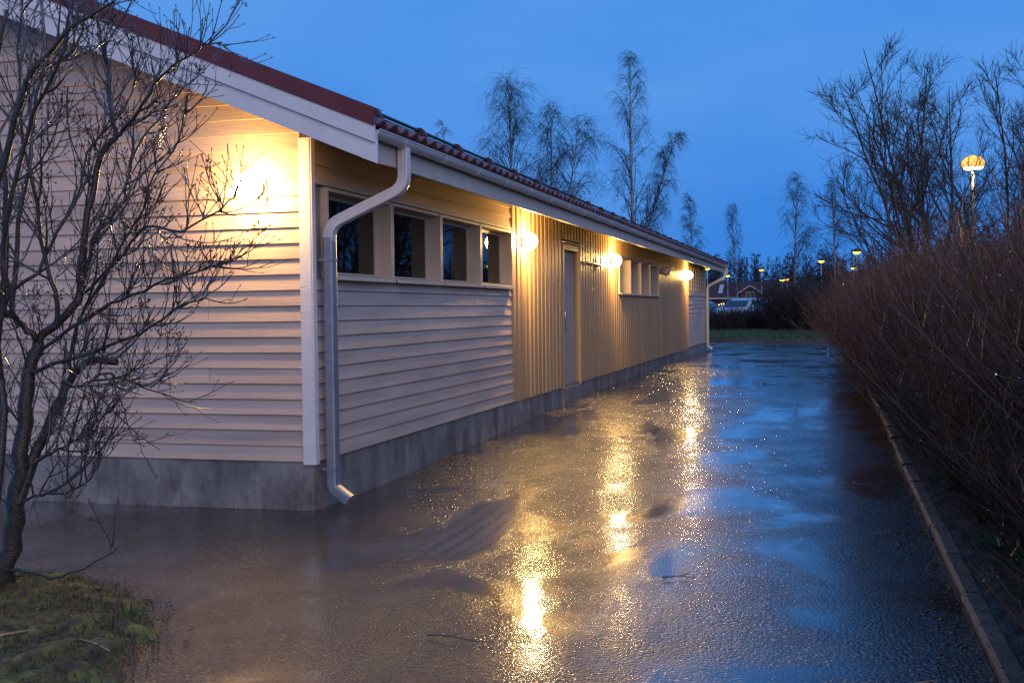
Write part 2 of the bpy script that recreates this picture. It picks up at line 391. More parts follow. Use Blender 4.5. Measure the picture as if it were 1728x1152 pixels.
# ------------------------------------------------------------------ building
B = thing('service_building', (X0, Y0, 0), 'long single storey timber building with cream siding and red tiled roof', 'building')
xs_, ys_ = X0-.03, Y0+.03
XR = -8.42                                                   # ridge
def roofu(x): return 2.811+.414*(-3.386-x) if x > XR else 2.811+.414*(-3.386-(2*XR-x))
XW = 2*XR-X0                                                 # far long wall
f = MB(); f.box(XW+.012, X0-.012, Y0+.012, YE-.012, -.3, .402); part('foundation', f, m_conc, B)
# core walls
c = MB(); c.prism([(XW+.03,.403),(xs_,.403),(xs_,3.0),(XR,roofu(XR)-.02),(XW+.03,3.0)], 1, ys_, ys_+.2)
c.prism([(XW+.03,.403),(xs_,.403),(xs_,3.0),(XR,roofu(XR)-.02),(XW+.03,3.0)], 1, YE-.23, YE-.03)
c.box(XW+.03, XW+.23, ys_+.21, YE-.24, .403, 2.98); part('end_walls', c, m_core, B)
DY0, DY1 = 17.15, 18.38
W1 = [(8.53,9.90),(9.97,11.30),(11.37,12.72),(12.79,14.10)]
W2 = [(21.95+i*1.35, 21.95+i*1.35+1.29) for i in range(4)]
WZ0, WZ1 = 1.905, 2.59
c = MB()
for a_, b_ in ((ys_+.201, DY0), (DY1, YE-.24)): c.box(xs_-.2, xs_, a_, b_, .403, WZ0-.03)
for a_, b_ in ((ys_+.201, W1[0][0]-.03), (W1[-1][1]+.03, DY0), (DY1, W2[0][0]-.03), (W2[-1][1]+.03, YE-.24)): c.box(xs_-.2, xs_, a_, b_, WZ0-.029, WZ1+.03)
c.box(xs_-.2, xs_, ys_+.201, YE-.24, WZ1+.041, 3.0)
part('long_wall', c, m_core, B)
c = MB(); c.box(-8.2, -8.1, ys_+.25, YE-.3, .45, 3.6); c.box(-8.1, xs_-.21, 19.0, 19.1, .45, 3.0); c.box(-8.1, xs_-.21, ys_+.25, YE-.3, .41, .45); c.box(-8.1, xs_-.21, ys_+.25, YE-.3, 3.0, 3.05)
part('room_lining', c, m_room, B)

# lap siding, each board its own piece
EXP = .1255
def lap_gable(z0, xa, xb0, xb1, xa1=None):
    z1 = z0+.145; a, b = Y0-.006-.0, Y0+.024
    yb, yt, bk = Y0-.008, Y0+.013, Y0+.026
    xa1 = xa if xa1 is None else xa1
    j = random.uniform(-.002,.002); yb += j
    V = [(xa,yb,z0),(xb0,yb,z0),(xb0,bk,z0),(xa,bk,z0),(xa1,yt,z1),(xb1,yt,z1),(xb1,bk,z1),(xa1,bk,z1)]
    return mesh_from('siding_board', V, [(3,2,1,0),(4,5,6,7),(0,1,5,4),(1,2,6,5),(2,3,7,6),(3,0,4,7)])
for i in range(36):
    z0 = .40+i*EXP; z1 = z0+.145
    def xr(z): return min(X0-.092, -3.386-(z-2.80)/.414) if z > 2.80 else X0-.092
    r0, r1 = xr(z0), xr(z1); l0, l1 = 2*XR-r0, 2*XR-r1
    if r1 <= XR+.15: break
    cuts = sorted(random.sample([-4.9,-5.5,-6.1,-6.8,-7.7,-8.8,-10.,-11.], 2), reverse=True)
    cuts = [c_ for c_ in cuts if l0+.4 < c_ < r1-.3]
    e = [None]+cuts+[None]
    for q in range(len(e)-1):
        b0, b1 = (r0, r1) if e[q] is None else (e[q]-.002,)*2
        a0, a1 = (l0, l1) if e[q+1] is None else (e[q+1]+.002,)*2
        obj('siding_board', lap_gable(z0, a0, b0, b1, a1), m_siding, B)
def lap_face(z0, ya, yb_, h=.145):
    z1 = z0+h; xb, xt, bk = X0+.008, X0-.013, X0-.026; xb += random.uniform(-.002,.002)
    V = [(xb,ya,z0),(xb,yb_,z0),(bk,yb_,z0),(bk,ya,z0),(xt,ya,z1),(xt,yb_,z1),(bk,yb_,z1),(bk,ya,z1)]
    return mesh_from('siding_board', V, [(0,1,2,3),(7,6,5,4),(0,4,5,1),(1,5,6,2),(2,6,7,3),(3,7,4,0)])
for i in range(12):
    z0 = .40+i*EXP; h = .145 if i < 11 else 1.868-z0
    cut = random.choice([10.2,11.1,12.0,12.6,13.2])
    for a_, b_ in ((Y0+.045, cut-.002), (cut+.002, 14.185)): obj('siding_board', lap_face(z0, a_, b_, h), m_siding, B)
for i in range(3):
    z0 = WZ1+.075+i*EXP; obj('siding_board', lap_face(z0, Y0+.045, 14.185, .145 if i < 2 else 2.985-z0), m_siding, B)
for i in range(12):
    z0 = .44+i*EXP; obj('siding_board', lap_face(z0, 33.47, YE-.07), m_siding, B)
hd = MB().box(X0-.026, X0+.012, Y0+.046, 14.18, WZ1+.043, WZ1+.074); part('head_trim', hd, m_trim, B)

# corner boards, posts
t = MB().box(X0-.092, X0+.004, Y0-.022, Y0+.03, .378, 2.985); part('corner_board', t, m_white, B)
t = MB().box(X0-.025, X0+.020, Y0-.019, Y0+.046, .380, 2.985); t.V = [(x+(.0 if x < X0 else 0), y, z) for x, y, z in t.V]; part('corner_board', t, m_white, B)
t = MB().box(X0-.026, X0+.017, YE-.07, YE+.01, .40, 2.985); part('corner_board', t, m_trim, B)
# ochre board-on-board cladding
PIT = .22; y = 14.19; k_ = 0
def vboards():
    y = 14.19; out = []
    while y < 33.30:
        out.append(y); y += PIT
    return out
cache = {}
def vb(kind, z0, z1):
    key = (kind, round(z0,2), round(z1,2))
    if key not in cache:
        if kind: cache[key] = MB().prism([(-.022,-.068),(.014,-.068),(.019,-.062),(.019,.062),(.014,.068),(-.022,.068)], 2, z0, z1).mesh('cladding_board')
        else: cache[key] = MB().box(-.029, -.012, -.075, .075, z0+.004, z1).mesh('cladding_board')
    return cache[key]
for y in vboards():
    for kind, yc in ((1, y+.062), (0, y+.062+PIT/2)):
        lo, hi = .385, 2.985
        if DY0-.05 < yc < DY1+.05: seg = [(2.69, hi)]
        elif W2[0][0]-.08 < yc < W2[-1][1]+.08: seg = [(lo, WZ0-.045), (WZ1+.045, hi)]
        else: seg = [(lo, hi)]
        for a_, b_ in seg:
            a2 = a_+random.choice((0,0,0,.006,.012)) if a_ < 1 else a_
            obj('cladding_board', vb(kind, a2, b_), m_batten, B, (X0+random.uniform(-.0015,.0015), yc, 0))
t = MB().box(X0-.026, X0+.014, 33.37, 33.465, .40, 2.985); part('corner_post', t, m_batten, B)

# windows
def window(ya, yb, pm, group2=False):
    fr = MB(); z0, z1 = WZ0, WZ1; a, b = X0-.19, X0+.034
    fr.box(a, b, ya-.028, ya, z0-.028, z1+.028); fr.box(a, b, yb, yb+.028, z0-.028, z1+.028)
    fr.box(a, b-.002, ya+.0005, yb-.0005, z1, z1+.027); fr.box(a, b-.002, ya+.0005, yb-.0005, z0-.027, z0)
    w_ = part('window', fr, m_trim, B)
    s = MB(); sx0, sx1 = X0-.15, X0-.115; g = .035
    s.box(sx0, sx1, ya+.001, ya+g, z0+.001, z1-.001); s.box(sx0, sx1, yb-g, yb-.001, z0+.001, z1-.001)
    s.box(sx0, sx1-.002, ya+g, yb-g, z1-g, z1-.002); s.box(sx0, sx1-.002, ya+g, yb-g, z0+.002, z0+g)
    part('sash', s, m_trim, w_)
    p = MB().box(X0-.137, X0-.131, ya+g-.005, yb-g+.005, z0+g-.005, z1-g+.005); part('pane', p, pm, w_)
    sl = MB().prism([(X0-.114, z0+.003), (X0-.114, z0+.020), (X0+.072, z0-.006), (X0+.072, z0-.040), (X0+.064, z0-.040), (X0+.064, z0-.012)], 1, ya-.012, yb+.012)
    part('sill', sl, m_trim, w_)
for a_, b_ in W1: window(a_, b_, m_glass)
for a_, b_ in W2: window(a_, b_, m_frost)

# door
D = part('door', MB().box(X0-.15, X0-.118, DY0+.05, DY1-.05, .37, 2.53), m_door, B)
npl = 9; pw = (DY1-DY0-.104)/npl
pk = MB().prism([(-.020,-pw/2+.003),(.0,-pw/2+.003),(.004,-pw/2+.010),(.004,pw/2-.010),(.0,pw/2-.003),(-.020,pw/2-.003)], 2, .375, 2.525).mesh('door_plank')
for i in range(npl): obj('door_plank', pk, m_door, D, (X0-.100, DY0+.052+(i+.5)*pw, 0))
h = MB(); hy = DY0+.16
h.tube([(X0-.096,hy,1.22),(X0-.03,hy,1.22),(X0-.012,hy,1.245),(X0-.012,hy,1.555),(X0-.03,hy,1.58),(X0-.096,hy,1.58)], .014, 8); part('handle', h, m_chrome, D, True)
fr = MB(); fr.box(X0-.16, X0+.016, DY0-.045, DY0+.045, .365, 2.62); fr.box(X0-.16, X0+.016, DY1-.045, DY1+.045, .365, 2.62); fr.box(X0-.16, X0+.013, DY0+.046, DY1-.046, 2.535, 2.618)
part('door_frame', fr, m_batten, B)
part('drip_cap', MB().prism([(X0-.02,2.632),(X0-.02,2.66),(X0+.06,2.645),(X0+.06,2.632)], 1, DY0-.08, DY1+.08), m_trim, B)
part('threshold', MB().box(X0-.18, X0+.02, DY0-.10, DY1+.02, .10, .362), m_conc, B)
hb = MB(); hb.tube([(X0+.05,18.52,2.38),(X0+.05,19.98,2.38)], .016, 8); hb.tube([(X0+.05,19.93,2.30),(X0+.05,19.93,2.50)], .016, 8); hb.tube([(X0+.05,18.62,2.28),(X0+.05,18.62,2.46)], .014, 8)
hb.box(X0+.012, X0+.045, 18.60, 18.64, 2.355, 2.405); hb.box(X0+.012, X0+.045, 19.91, 19.95, 2.355, 2.405); part('wall_rail', hb, m_zinc, B)

# far end lattice
part('lattice_rail', MB().box(X0-.026, X0+.02, 33.47, YE-.071, 1.955, 2.07), m_trim, B)
part('lattice_backing', MB().box(X0-.029, X0-.022, 33.47, YE-.071, 2.071, 2.98), m_core, B)
hs = MB().box(X0-.016, X0-.002, 33.475, YE-.075, -.032, .032).mesh('lattice_slat')
vs_ = MB().box(X0-.001, X0+.013, -.13, .13, 2.073, 2.80).mesh('lattice_slat')
for i in range(6): obj('lattice_slat', hs, m_trim, B, (0, 0, 2.16+i*.135))
for i in range(8): obj('lattice_slat', vs_, m_trim, B, (0, 33.65+i*.63, 0))

# ---- roof
def slab(o0, o1, ya, yb, xe=-3.386):
    ze = 2.811+.414*(-3.386-xe); zr = 2.811+.414*(-3.386-XR); xl = 2*XR-xe
    return MB().prism([(xe,ze+o0),(xe,ze+o1),(XR,zr+o1),(xl,ze+o1),(xl,ze+o0),(XR,zr+o0)], 1, ya, yb)
R = part('roof', slab(0, .205, Y0-.33, YE+.33), m_soffit, B)
# barge boards: lower, upper (proud), red flashing
def barge(z0, z1, ya, yb, xe=-3.247):
    sl = .414; xl = 2*XR-xe; zr = sl*(xe-XR)
    m = MB(); m.prism([(xe,z0),(xe,z1),(XR,z1+zr),(XR,z0+zr)], 1, ya, yb); n = MB(); n.prism([(xl,z0),(xl,z1),(XR,z1+zr),(XR,z0+zr)], 1, ya, yb); return m, n
for yA, s in ((Y0-.331, -1), (YE+.331, 1)):
    for z0, z1, d0, d1, mt, nm in ((2.706,2.880,.0,.024,m_white,'barge_board'), (2.862,2.992,.0245,.046,m_white,'barge_board'), (2.984,3.115,.0465,.056,m_red,'verge_flashing')):
        a_, b_ = sorted((yA+s*d0, yA+s*d1))
        for q in barge(z0, z1, a_, b_, -3.247 if d0 == 0 else -3.256): part(nm, q, mt, R)
    a_, b_ = sorted((yA+s*.056, yA-s*.12))
    for q in barge(3.1155, 3.123, a_, b_, -3.256): part('verge_flashing', q, m_red, R)
part('fascia', MB().box(-3.385, -3.360, Y0-.325, YE+.325, 2.757, 2.955), m_trim, R)
part('eave_end', MB().box(-3.3595, -3.262, Y0-.33, Y0-.30, 2.80, 2.96), m_white, R)
# tiles
TH = math.atan(.414); ct, st_ = math.cos(TH), math.sin(TH); TP = .23
def wave(u): return .046*(.5-.5*math.cos(2*math.pi*u))**1.2
def tilepts(s, y, n_): return (-s*ct+n_*st_, y, s*st_+n_*ct)
def tile_mesh(n=8, ln=.36, lift=.022):
    V, F = [], []
    for s, dz in ((0, lift), (ln, 0)):
        for k in range(n+1): V.append(tilepts(s, TP*k/n*1.02, dz+wave(k/n)))
    for s, dz in ((0, lift-.020), (ln, -.018)):
        for k in range(n+1): V.append(tilepts(s, TP*k/n*1.02, dz+wave(k/n)))
    m = n+1
    for k in range(n):
        F += [(k,k+1,m+k+1,m+k), (2*m+k+1,2*m+k,3*m+k,3*m+k+1), (k+1,k,2*m+k,2*m+k+1), (m+k,m+k+1,3*m+k+1,3*m+k)]
    F += [(0,m,3*m,2*m), (n,2*m+n,3*m+n,m+n)]
    return mesh_from('roof_tile', V, F)
tm = tile_mesh()
def deck(x): return 2.811+.208+.414*(-3.386-x)
xt0 = -3.292; NT = int((YE-Y0+.5)/TP)
for cs in range(2):
    xx = xt0-cs*.33*ct
    for i in range(NT):
        o = obj('roof_tile', tm, m_tile, R, (xx+random.uniform(-.004,.004), Y0-.25+i*TP, deck(xx)+.022+random.uniform(-.003,.003)))
V, F = [], []
for cs in range(2, 17):
    xx = xt0-cs*.33*ct; nn = NT*6
    if xx-.36*ct < XR: break
    o = len(V)
    for s, dz in ((0, .004), (0, .022), (.35, 0)):
        for k in range(nn+1):
            p = tilepts(s, TP*k/6, dz+wave((k % 6)/6)); V.append((p[0]+xx, p[1]+Y0-.25, p[2]+deck(xx)+.022))
    m = nn+1
    for k in range(nn):
        F += [(o+k+1,o+k,o+m+k,o+m+k+1), (o+m+k,o+m+k+1,o+2*m+k+1,o+2*m+k)]
o = obj('upper_tiles', mesh_from('upper_tiles', V, F), m_tile, R); o['kind'] = 'stuff'
s = MB(); xl = 2*XR+3.29; s.V = [(XR,Y0-.34,deck(XR)+.05),(XR,YE+.34,deck(XR)+.05),(xl,YE+.34,deck(-3.29)+.05),(xl,Y0-.34,deck(-3.29)+.05)]; s.F = [(0,1,2,3)]
part('rear_slope', s, m_tile, R)
rc = MB(); rc.tube([(XR,Y0-.36,deck(XR)+.06),(XR,YE+.36,deck(XR)+.06)], .10, 10); part('ridge_cap', rc, m_tile, R, True)
# snow guard
SG = MB(); sgx = -3.80; sgz = deck(sgx)+.145
SG.tube([(sgx,Y0+.02,sgz),(sgx,YE-.1,sgz)], .017, 8); SG.tube([(sgx+.03,Y0+.02,sgz-.05),(sgx+.03,YE-.1,sgz-.05)], .012, 8); G = part('snow_guard', SG, m_dark, R)
br = MB().prism([(-.24,-.16+.09),(.16,-.16-.07),(.16,-.215),(-.24,-.05)][::-1], 1, -.02, .02); br.prism([(-.09,-.08),(.13,-.17),(.05,.0),(.02,.03),(-.03,.03)], 1, -.03, .03); bm_ = br.mesh('guard_bracket')
for i in range(26): obj('guard_bracket', bm_, m_brk, G, (sgx, Y0+.95+i*1.13, sgz))
# gutter
GX, GZ, GR = -3.305, 2.968, .058
prof = [(GX+GR*math.cos(a), GZ+GR*math.sin(a)) for a in np.linspace(0, -math.pi, 13)]+[(GX+(GR-.006)*math.cos(a), GZ+(GR-.006)*math.sin(a)) for a in np.linspace(-math.pi, 0, 13)]
g = MB().prism(prof, 1, Y0-.29, YE+.33); g.tube([(GX+GR,Y0-.29,GZ+.002),(GX+GR,YE+.33,GZ+.002)], .007, 6)
for ye in (Y0-.288, YE+.328): g.prism([(GX+(GR-.003)*math.cos(a), GZ+(GR-.003)*math.sin(a)) for a in np.linspace(0, -math.pi, 13)], 1, ye-.002, ye+.002)
GU = part('gutter', g, m_pvc, R)
pb = [(GX+(GR+.006)*math.cos(a), GZ+(GR+.006)*math.sin(a)) for a in np.linspace(.12, -math.pi+.25, 14)]+[(GX+(GR+.0005)*math.cos(a), GZ+(GR+.0005)*math.sin(a)) for a in np.linspace(-math.pi+.25, .12, 14)]
bm_ = MB().prism([(x-GX, z-GZ) for x, z in pb], 1, -.011, .011).mesh('gutter_bracket')
for i in range(30): obj('gutter_bracket', bm_, m_pvc, GU, (GX, 8.54+i*.995, GZ))
# downpipe: ribbed white swan neck over a square grey pipe
def rrect(c, u, v, hw, hh, ribs=True):
    P = []; u = Vector(u); v = Vector(v); c = Vector(c)
    loop = []
    for k in range(4):
        loop += [(-1+k*.5, -1)] if False else []
    n = 6
    for side in range(4):
        for k in range(n):
            t_ = -1+2*k/n
            rib = -.06 if (ribs and k in (2, 4)) else 0
            q = [(t_, -1-rib), (1+rib, t_), (-t_, 1+rib), (-1-rib, -t_)][side]
            q = (q[0]*(.93 if k == 0 else 1), q[1]*(.93 if k == 0 else 1))
            loop.append(q)
    return [c+u*hw*a+v*hh*b for a, b in loop]
def pipe(path, hw, hh, ribs, nm, mt, par, ydir=(0,1,0)):
    P = [Vector(p) for p in path]; m = MB()
    def sec(i):
        t_ = (P[min(i+1,len(P)-1)]-P[max(i-1,0)]).normalized(); y_ = Vector(ydir); y_ = (y_-t_*y_.dot(t_)).normalized(); x_ = y_.cross(t_)
        return rrect(P[i], y_, x_, hw, hh, ribs)
    m.sweep(P, sec); return part(nm, m, mt, par)
PX, PY = X0+.088, 8.42
def bend(pts, n=6, r=.10):
    P = [Vector(p) for p in pts]; out = [P[0]]
    for i in range(1, len(P)-1):
        a = P[i]+(P[i-1]-P[i]).normalized()*r; b = P[i]+(P[i+1]-P[i]).normalized()*r
        for k in range(n+1): t_ = k/n; out.append(a*(1-t_)**2+P[i]*2*t_*(1-t_)+b*t_*t_)
    return out+[P[-1]]
for (yy, yt) in ((PY, 8.62), (38.16, 38.3)):
    grey = yy < 20; ground = hgt(yy)
    dp = pipe([(PX,yy,ground+.19),(PX,yy,1.0),(PX,yy,2.20)], .050, .042, False, 'downpipe', m_zinc if grey else m_pvc, B)
    pipe(bend([(PX,yy,2.17),(PX,yy,2.30),(GX,yt,2.60),(GX,yt,GZ-.045)]), .046, .044, True, 'swan_neck', m_pvc, dp)
    sh = pipe([(PX,yy,ground+.21),(PX+.012,yy,ground+.165),(PX+.135,yy+.01,ground+.075)], .050, .042, False, 'shoe', m_zinc if grey else m_pvc, dp)
    for zz in (2.02, ground+.33):
        cl = MB().box(PX-.046, PX+.046, yy-.054, yy+.054, zz-.012, zz+.012); cl.box(PX-.10, PX-.045, yy-.012, yy+.012, zz-.01, zz+.01); cl.tube([(PX-.05,yy-.075,zz),(PX-.05,yy-.05,zz)], .012, 6); part('pipe_clip', cl, m_zinc if grey else m_pvc, dp)

# ------------------------------------------------------------------ wall lamps
def wall_lamp(c, axis, label, lit=True, r=.115, watt=190.):
    """c: globe centre; axis: outward unit (x or y)"""
    T = thing('wall_lamp', (c[0]-axis[0]*.105, c[1]-axis[1]*.105, c[2]), label, 'lamp', 'round lamps on the building walls')
    DB = .112 if axis[0] else .148
    ax = 'x' if axis[0] else 'y'; sg = axis[0] or axis[1]
    q = MB().lathe([(.070,.0),(.074,.02*sg),(.068,(DB-.06)*sg)], (c[0]-axis[0]*DB, c[1]-axis[1]*DB, c[2]), 24, ax); part('base', q, m_globe_off, T, True)
    bx = MB(); p = (c[0]-axis[0]*(DB+.006), c[1]-axis[1]*(DB+.006), c[2])
    if ax == 'y': bx.box(p[0]-.05, p[0]+.08, p[1]-.004, p[1]+.012, p[2]-.13, p[2]+.10)
    else: bx.box(p[0]-.012, p[0]+.004, p[1]-.08, p[1]+.08, p[2]-.12, p[2]+.08)
    part('mounting_plate', bx, m_trim, T)
    pr = [(r*math.cos(a), sg*(r*.9)*math.sin(a)) for a in np.linspace(-.55, 1.52, 10)]
    g_ = MB().lathe(pr, (c[0], c[1], c[2]), 20, ax); part('globe', g_, m_globe if lit else m_globe_off, T, True)
    if lit:
        li = bpy.data.lights.new('lamp_light', 'POINT'); li.energy = watt; li.color = (1.0,.57,.17); li.shadow_soft_size = .085
        lo = bpy.data.objects.new('lamp_light', li); COL.objects.link(lo); lo.parent = T; lo.location = Vector(c)-T.location
    return T
wall_lamp((-4.43, Y0-.165, 2.60), (0,-1), 'lit round wall lamp on gable siding beside the white corner board', watt=84.)
wall_lamp((X0+.128, 14.66, 2.51), (1,0), 'lit round wall lamp on ochre boards between siding windows and door')
wall_lamp((X0+.128, 21.05, 2.50), (1,0), 'lit round wall lamp on ochre boards just before the small window row')
wall_lamp((X0+.128, 32.65, 2.53), (1,0), 'lit round wall lamp on ochre boards next to the lattice panel')
wall_lamp((X0+.128, 27.85, 2.50), (1,0), 'unlit round wall lamp on ochre boards after the small window row', False, .12)

LIMBS=[
 (0.075,0.04,[(-4.61,5.45,0.00),(-4.56,5.46,0.24),(-4.51,5.47,0.48),(-4.47,5.47,0.76),(-4.45,5.48,1.03),(-4.41,5.49,1.27),(-4.36,5.50,1.46)]),
 (0.036,0.022,[(-4.36,5.50,1.46),(-4.42,5.45,1.55),(-4.50,5.40,1.65),(-4.60,5.35,1.81),(-4.67,5.30,2.05)]),
 (0.04,0.026,[(-4.36,5.50,1.46),(-4.25,5.51,1.54),(-4.16,5.53,1.63),(-4.11,5.54,1.70),(-4.09,5.55,1.91),(-4.05,5.56,2.15),(-4.02,5.57,2.31),(-3.97,5.59,2.51),(-3.89,5.60,2.61)]),
 (0.024,0.01,[(-3.89,5.60,2.61),(-3.95,5.64,2.82),(-3.99,5.67,3.07),(-4.07,5.71,3.29),(-4.12,5.75,3.54)]),
 (0.02,0.006,[(-3.89,5.60,2.61),(-3.71,5.52,2.69),(-3.51,5.45,2.87),(-3.25,5.38,2.99),(-3.03,5.30,3.01)]),
 (0.042,0.022,[(-4.48,5.45,0.52),(-4.40,5.51,0.82),(-4.30,5.57,1.05),(-4.29,5.62,1.17),(-4.28,5.68,1.23),(-4.19,5.74,1.34),(-4.07,5.80,1.32)]),
 (0.016,0.006,[(-4.35,5.70,1.17),(-4.22,5.76,1.20),(-4.14,5.83,1.24),(-4.00,5.89,1.19),(-3.92,5.95,1.15)]),
 (0.02,0.006,[(-4.15,5.60,1.70),(-3.90,5.54,1.87),(-3.72,5.49,1.99),(-3.58,5.43,2.08),(-3.36,5.37,2.04),(-3.16,5.31,2.10),(-3.00,5.26,2.16),(-2.91,5.20,2.22)]),
 (0.02,0.007,[(-4.09,5.55,1.81),(-4.04,5.62,2.05),(-3.92,5.69,2.25),(-3.89,5.76,2.50),(-3.78,5.83,2.72),(-3.67,5.90,2.88)]),
 (0.034,0.01,[(-4.67,5.30,2.05),(-4.40,5.27,2.36),(-4.27,5.24,2.68),(-4.15,5.21,2.88),(-4.00,5.19,3.00),(-3.86,5.16,3.11),(-3.71,5.13,3.15),(-3.54,5.10,3.21)]),
 (0.026,0.008,[(-4.45,5.40,1.58),(-4.45,5.45,1.98),(-4.41,5.50,2.39),(-4.34,5.55,2.95),(-4.19,5.60,3.08),(-4.13,5.65,3.24),(-4.12,5.70,3.49)]),
 (0.024,0.008,[(-4.20,5.45,1.54),(-4.16,5.41,1.71),(-4.22,5.37,1.97),(-4.22,5.33,2.26),(-4.25,5.28,2.58),(-4.24,5.24,2.93),(-4.17,5.20,3.30)]),
 (0.02,0.006,[(-4.38,5.45,1.27),(-4.11,5.36,1.34),(-3.78,5.27,1.41),(-3.46,5.18,1.51),(-3.19,5.09,1.63),(-2.99,5.00,1.67)]),
 (0.018,0.006,[(-4.38,5.50,1.37),(-4.13,5.43,1.51),(-3.81,5.37,1.64),(-3.57,5.30,1.71),(-3.31,5.23,1.79),(-3.10,5.17,1.82),(-2.95,5.10,1.86)]),
 (0.016,0.005,[(-4.53,5.40,0.15),(-4.35,5.33,0.16),(-4.10,5.25,0.17),(-3.85,5.17,0.24),(-3.59,5.10,0.38)]),
 (0.016,0.005,[(-4.45,5.45,0.73),(-4.23,5.39,0.81),(-4.02,5.33,0.90),(-3.82,5.26,1.01),(-3.69,5.20,1.10)]),
 (0.014,0.005,[(-4.48,5.45,0.52),(-4.27,5.39,0.59),(-4.07,5.33,0.62),(-3.87,5.26,0.70),(-3.74,5.20,0.86)]),
 (0.03,0.012,[(-4.56,5.30,1.05),(-4.43,5.24,1.38),(-4.31,5.19,1.71),(-4.27,5.13,2.02),(-4.12,5.07,2.39),(-3.96,5.01,2.68),(-3.76,4.96,2.90),(-3.64,4.90,3.18)]),
 (0.018,0.006,[(-4.41,5.30,1.71),(-4.25,5.35,1.84),(-4.15,5.40,2.04),(-4.04,5.45,2.27),(-3.99,5.50,2.54),(-3.79,5.55,2.76),(-3.71,5.60,3.07)]),
 (0.016,0.005,[(-4.14,5.50,1.25),(-4.10,5.47,1.50),(-3.94,5.44,1.70),(-3.78,5.41,1.90),(-3.59,5.39,2.15),(-3.48,5.36,2.36),(-3.32,5.33,2.51),(-3.24,5.30,2.75)]),
 (0.034,0.012,[(-4.49,5.20,0.07),(-4.46,5.24,0.56),(-4.44,5.29,1.05),(-4.49,5.33,1.51),(-4.45,5.37,1.94),(-4.49,5.41,2.38),(-4.58,5.46,2.90),(-4.52,5.50,3.34)]),
]

# ------------------------------------------------------------------ vegetation
def copy_tree(root, loc, rotz=0, scale=1., label=None, group=None):
    r = root.copy(); COL.objects.link(r); r.location = loc; r.rotation_euler = (0,0,rotz)
    r.scale = (scale,)*3 if not isinstance(scale, tuple) else scale
    if label: r['label'] = label
    if group: r['group'] = group
    for ch in root.children:
        c_ = ch.copy(); COL.objects.link(c_); c_.parent = r
    return r

# ---- hedge shrubs
def shrub_groups(ns, hmin, hmax, spread, lean, tw, r=.0065, twr=.0026, sub=True):
    a = RNG.uniform(0, 2*math.pi, ns); rad = spread*np.sqrt(RNG.uniform(0, 1, ns))
    st = np.stack([rad*np.cos(a), rad*np.sin(a), np.full(ns, -.02)], 1)
    out = np.stack([np.cos(a), np.sin(a), np.zeros(ns)], 1)*(lean*(rad/spread))[:, None]
    d = nrm(out+np.array([0,0,1.])+RNG.normal(0, .16, (ns, 3)))
    Ls = RNG.uniform(hmin, hmax, ns)
    P = grow(st, d, Ls, 6, .07, .03)
    G = [(P, RNG.uniform(.7, 1.4, ns)*r, arr(r*.35, ns), 4)]
    pos, dd, t, par = spawn(P, tw, .25, .97, .55, .2)
    P2 = grow(pos, dd, RNG.uniform(.25, .75, len(pos))*(1.15-t), 4, .10, .10)
    G.append((P2, arr(twr, len(pos)), arr(twr*.5, len(pos)), 3))
    if sub:
        pos, dd, t, par = spawn(P2, 2, .25, .9, .6, .2)
        P3 = grow(pos, dd, RNG.uniform(.08, .26, len(pos)), 3, .10, .12); G.append((P3, arr(twr*.7, len(pos)), arr(twr*.4, len(pos)), 3))
    return G, P, P2
def drops(P, n, size):
    """small hanging raindrops along shoots"""
    M_, K, _ = P.shape; i = RNG.integers(0, M_, n); k = RNG.integers(1, K-1, n); f_ = RNG.uniform(0, 1, (n, 1))
    c_ = P[i, k]*(1-f_)+P[i, k+1]*f_+np.array([0, 0, -size*1.2])
    s_ = RNG.uniform(.6, 1.3, (n, 1, 1))*size
    o8 = np.array([[1,0,0],[0,1,0],[-1,0,0],[0,-1,0],[0,0,1.5],[0,0,-1]], float)[None]
    V = (c_[:, None, :]+o8*s_).reshape(-1, 3)
    t_ = np.array([[0,1,4],[1,2,4],[2,3,4],[3,0,4],[1,0,5],[2,1,5],[3,2,5],[0,3,5]])[None]+(np.arange(n)*6)[:, None, None]
    me = mesh_from('raindrops', V, t_.reshape(-1, 3)); me.polygons.foreach_set('use_smooth', np.ones(len(me.polygons), bool)); return me
m_drop = mat('raindrop', (.9,.9,.92), .03, .0, 1., spec=1., metal=.9)
HL = 'red brown leafless hedge shrub of dense upright stems along the kerb'
protos = []
for v_ in range(4):
    T = thing('hedge_shrub', (0,0,-50), HL, 'shrub', 'leafless hedge shrubs along the kerb')
    G_, P1, P2 = shrub_groups(150, .9, 2.2, .42, .56, 6)
    lpart('stems', tmesh('stems', G_), m_hedge, T)
    o = lpart('raindrops', drops(np.concatenate([P2]), 240, .0044), m_drop, T); o['kind'] = 'stuff'
    protos.append(T)
first = [True]*4; rowspots = []
y = 3.5
while y < 36.2:
    for row, dx in enumerate((.46, .95, 1.55, 2.3)):
        if row == 3 and y > 22: continue
        rowspots.append((kerbx(y)+.12+dx+(.24 if y < 6 else .24-.03*(y-6) if y < 14 else 0)+random.uniform(-.1,.1), y+random.uniform(-.15,.15)+row*.21, row))
    y += .50 if y < 14 else .58
for (x, y, row) in rowspots:
    v_ = random.randrange(4); z = hgt(y)+.07
    sc = random.uniform(.84, 1.02) if row < 1 else random.uniform(.98, 1.18)
    if row == 0 and y < 11: sc *= .66 if y < 6.5 else .8
    elif y < 5: sc *= .92
    if first[v_]:
        first[v_] = False; q = protos[v_]; q.location = (x, y, z); q.rotation_euler.z = random.uniform(0, 6.28); q.scale = (sc,)*3
    else: copy_tree(protos[v_], (x, y, z), random.uniform(0, 6.28), sc)

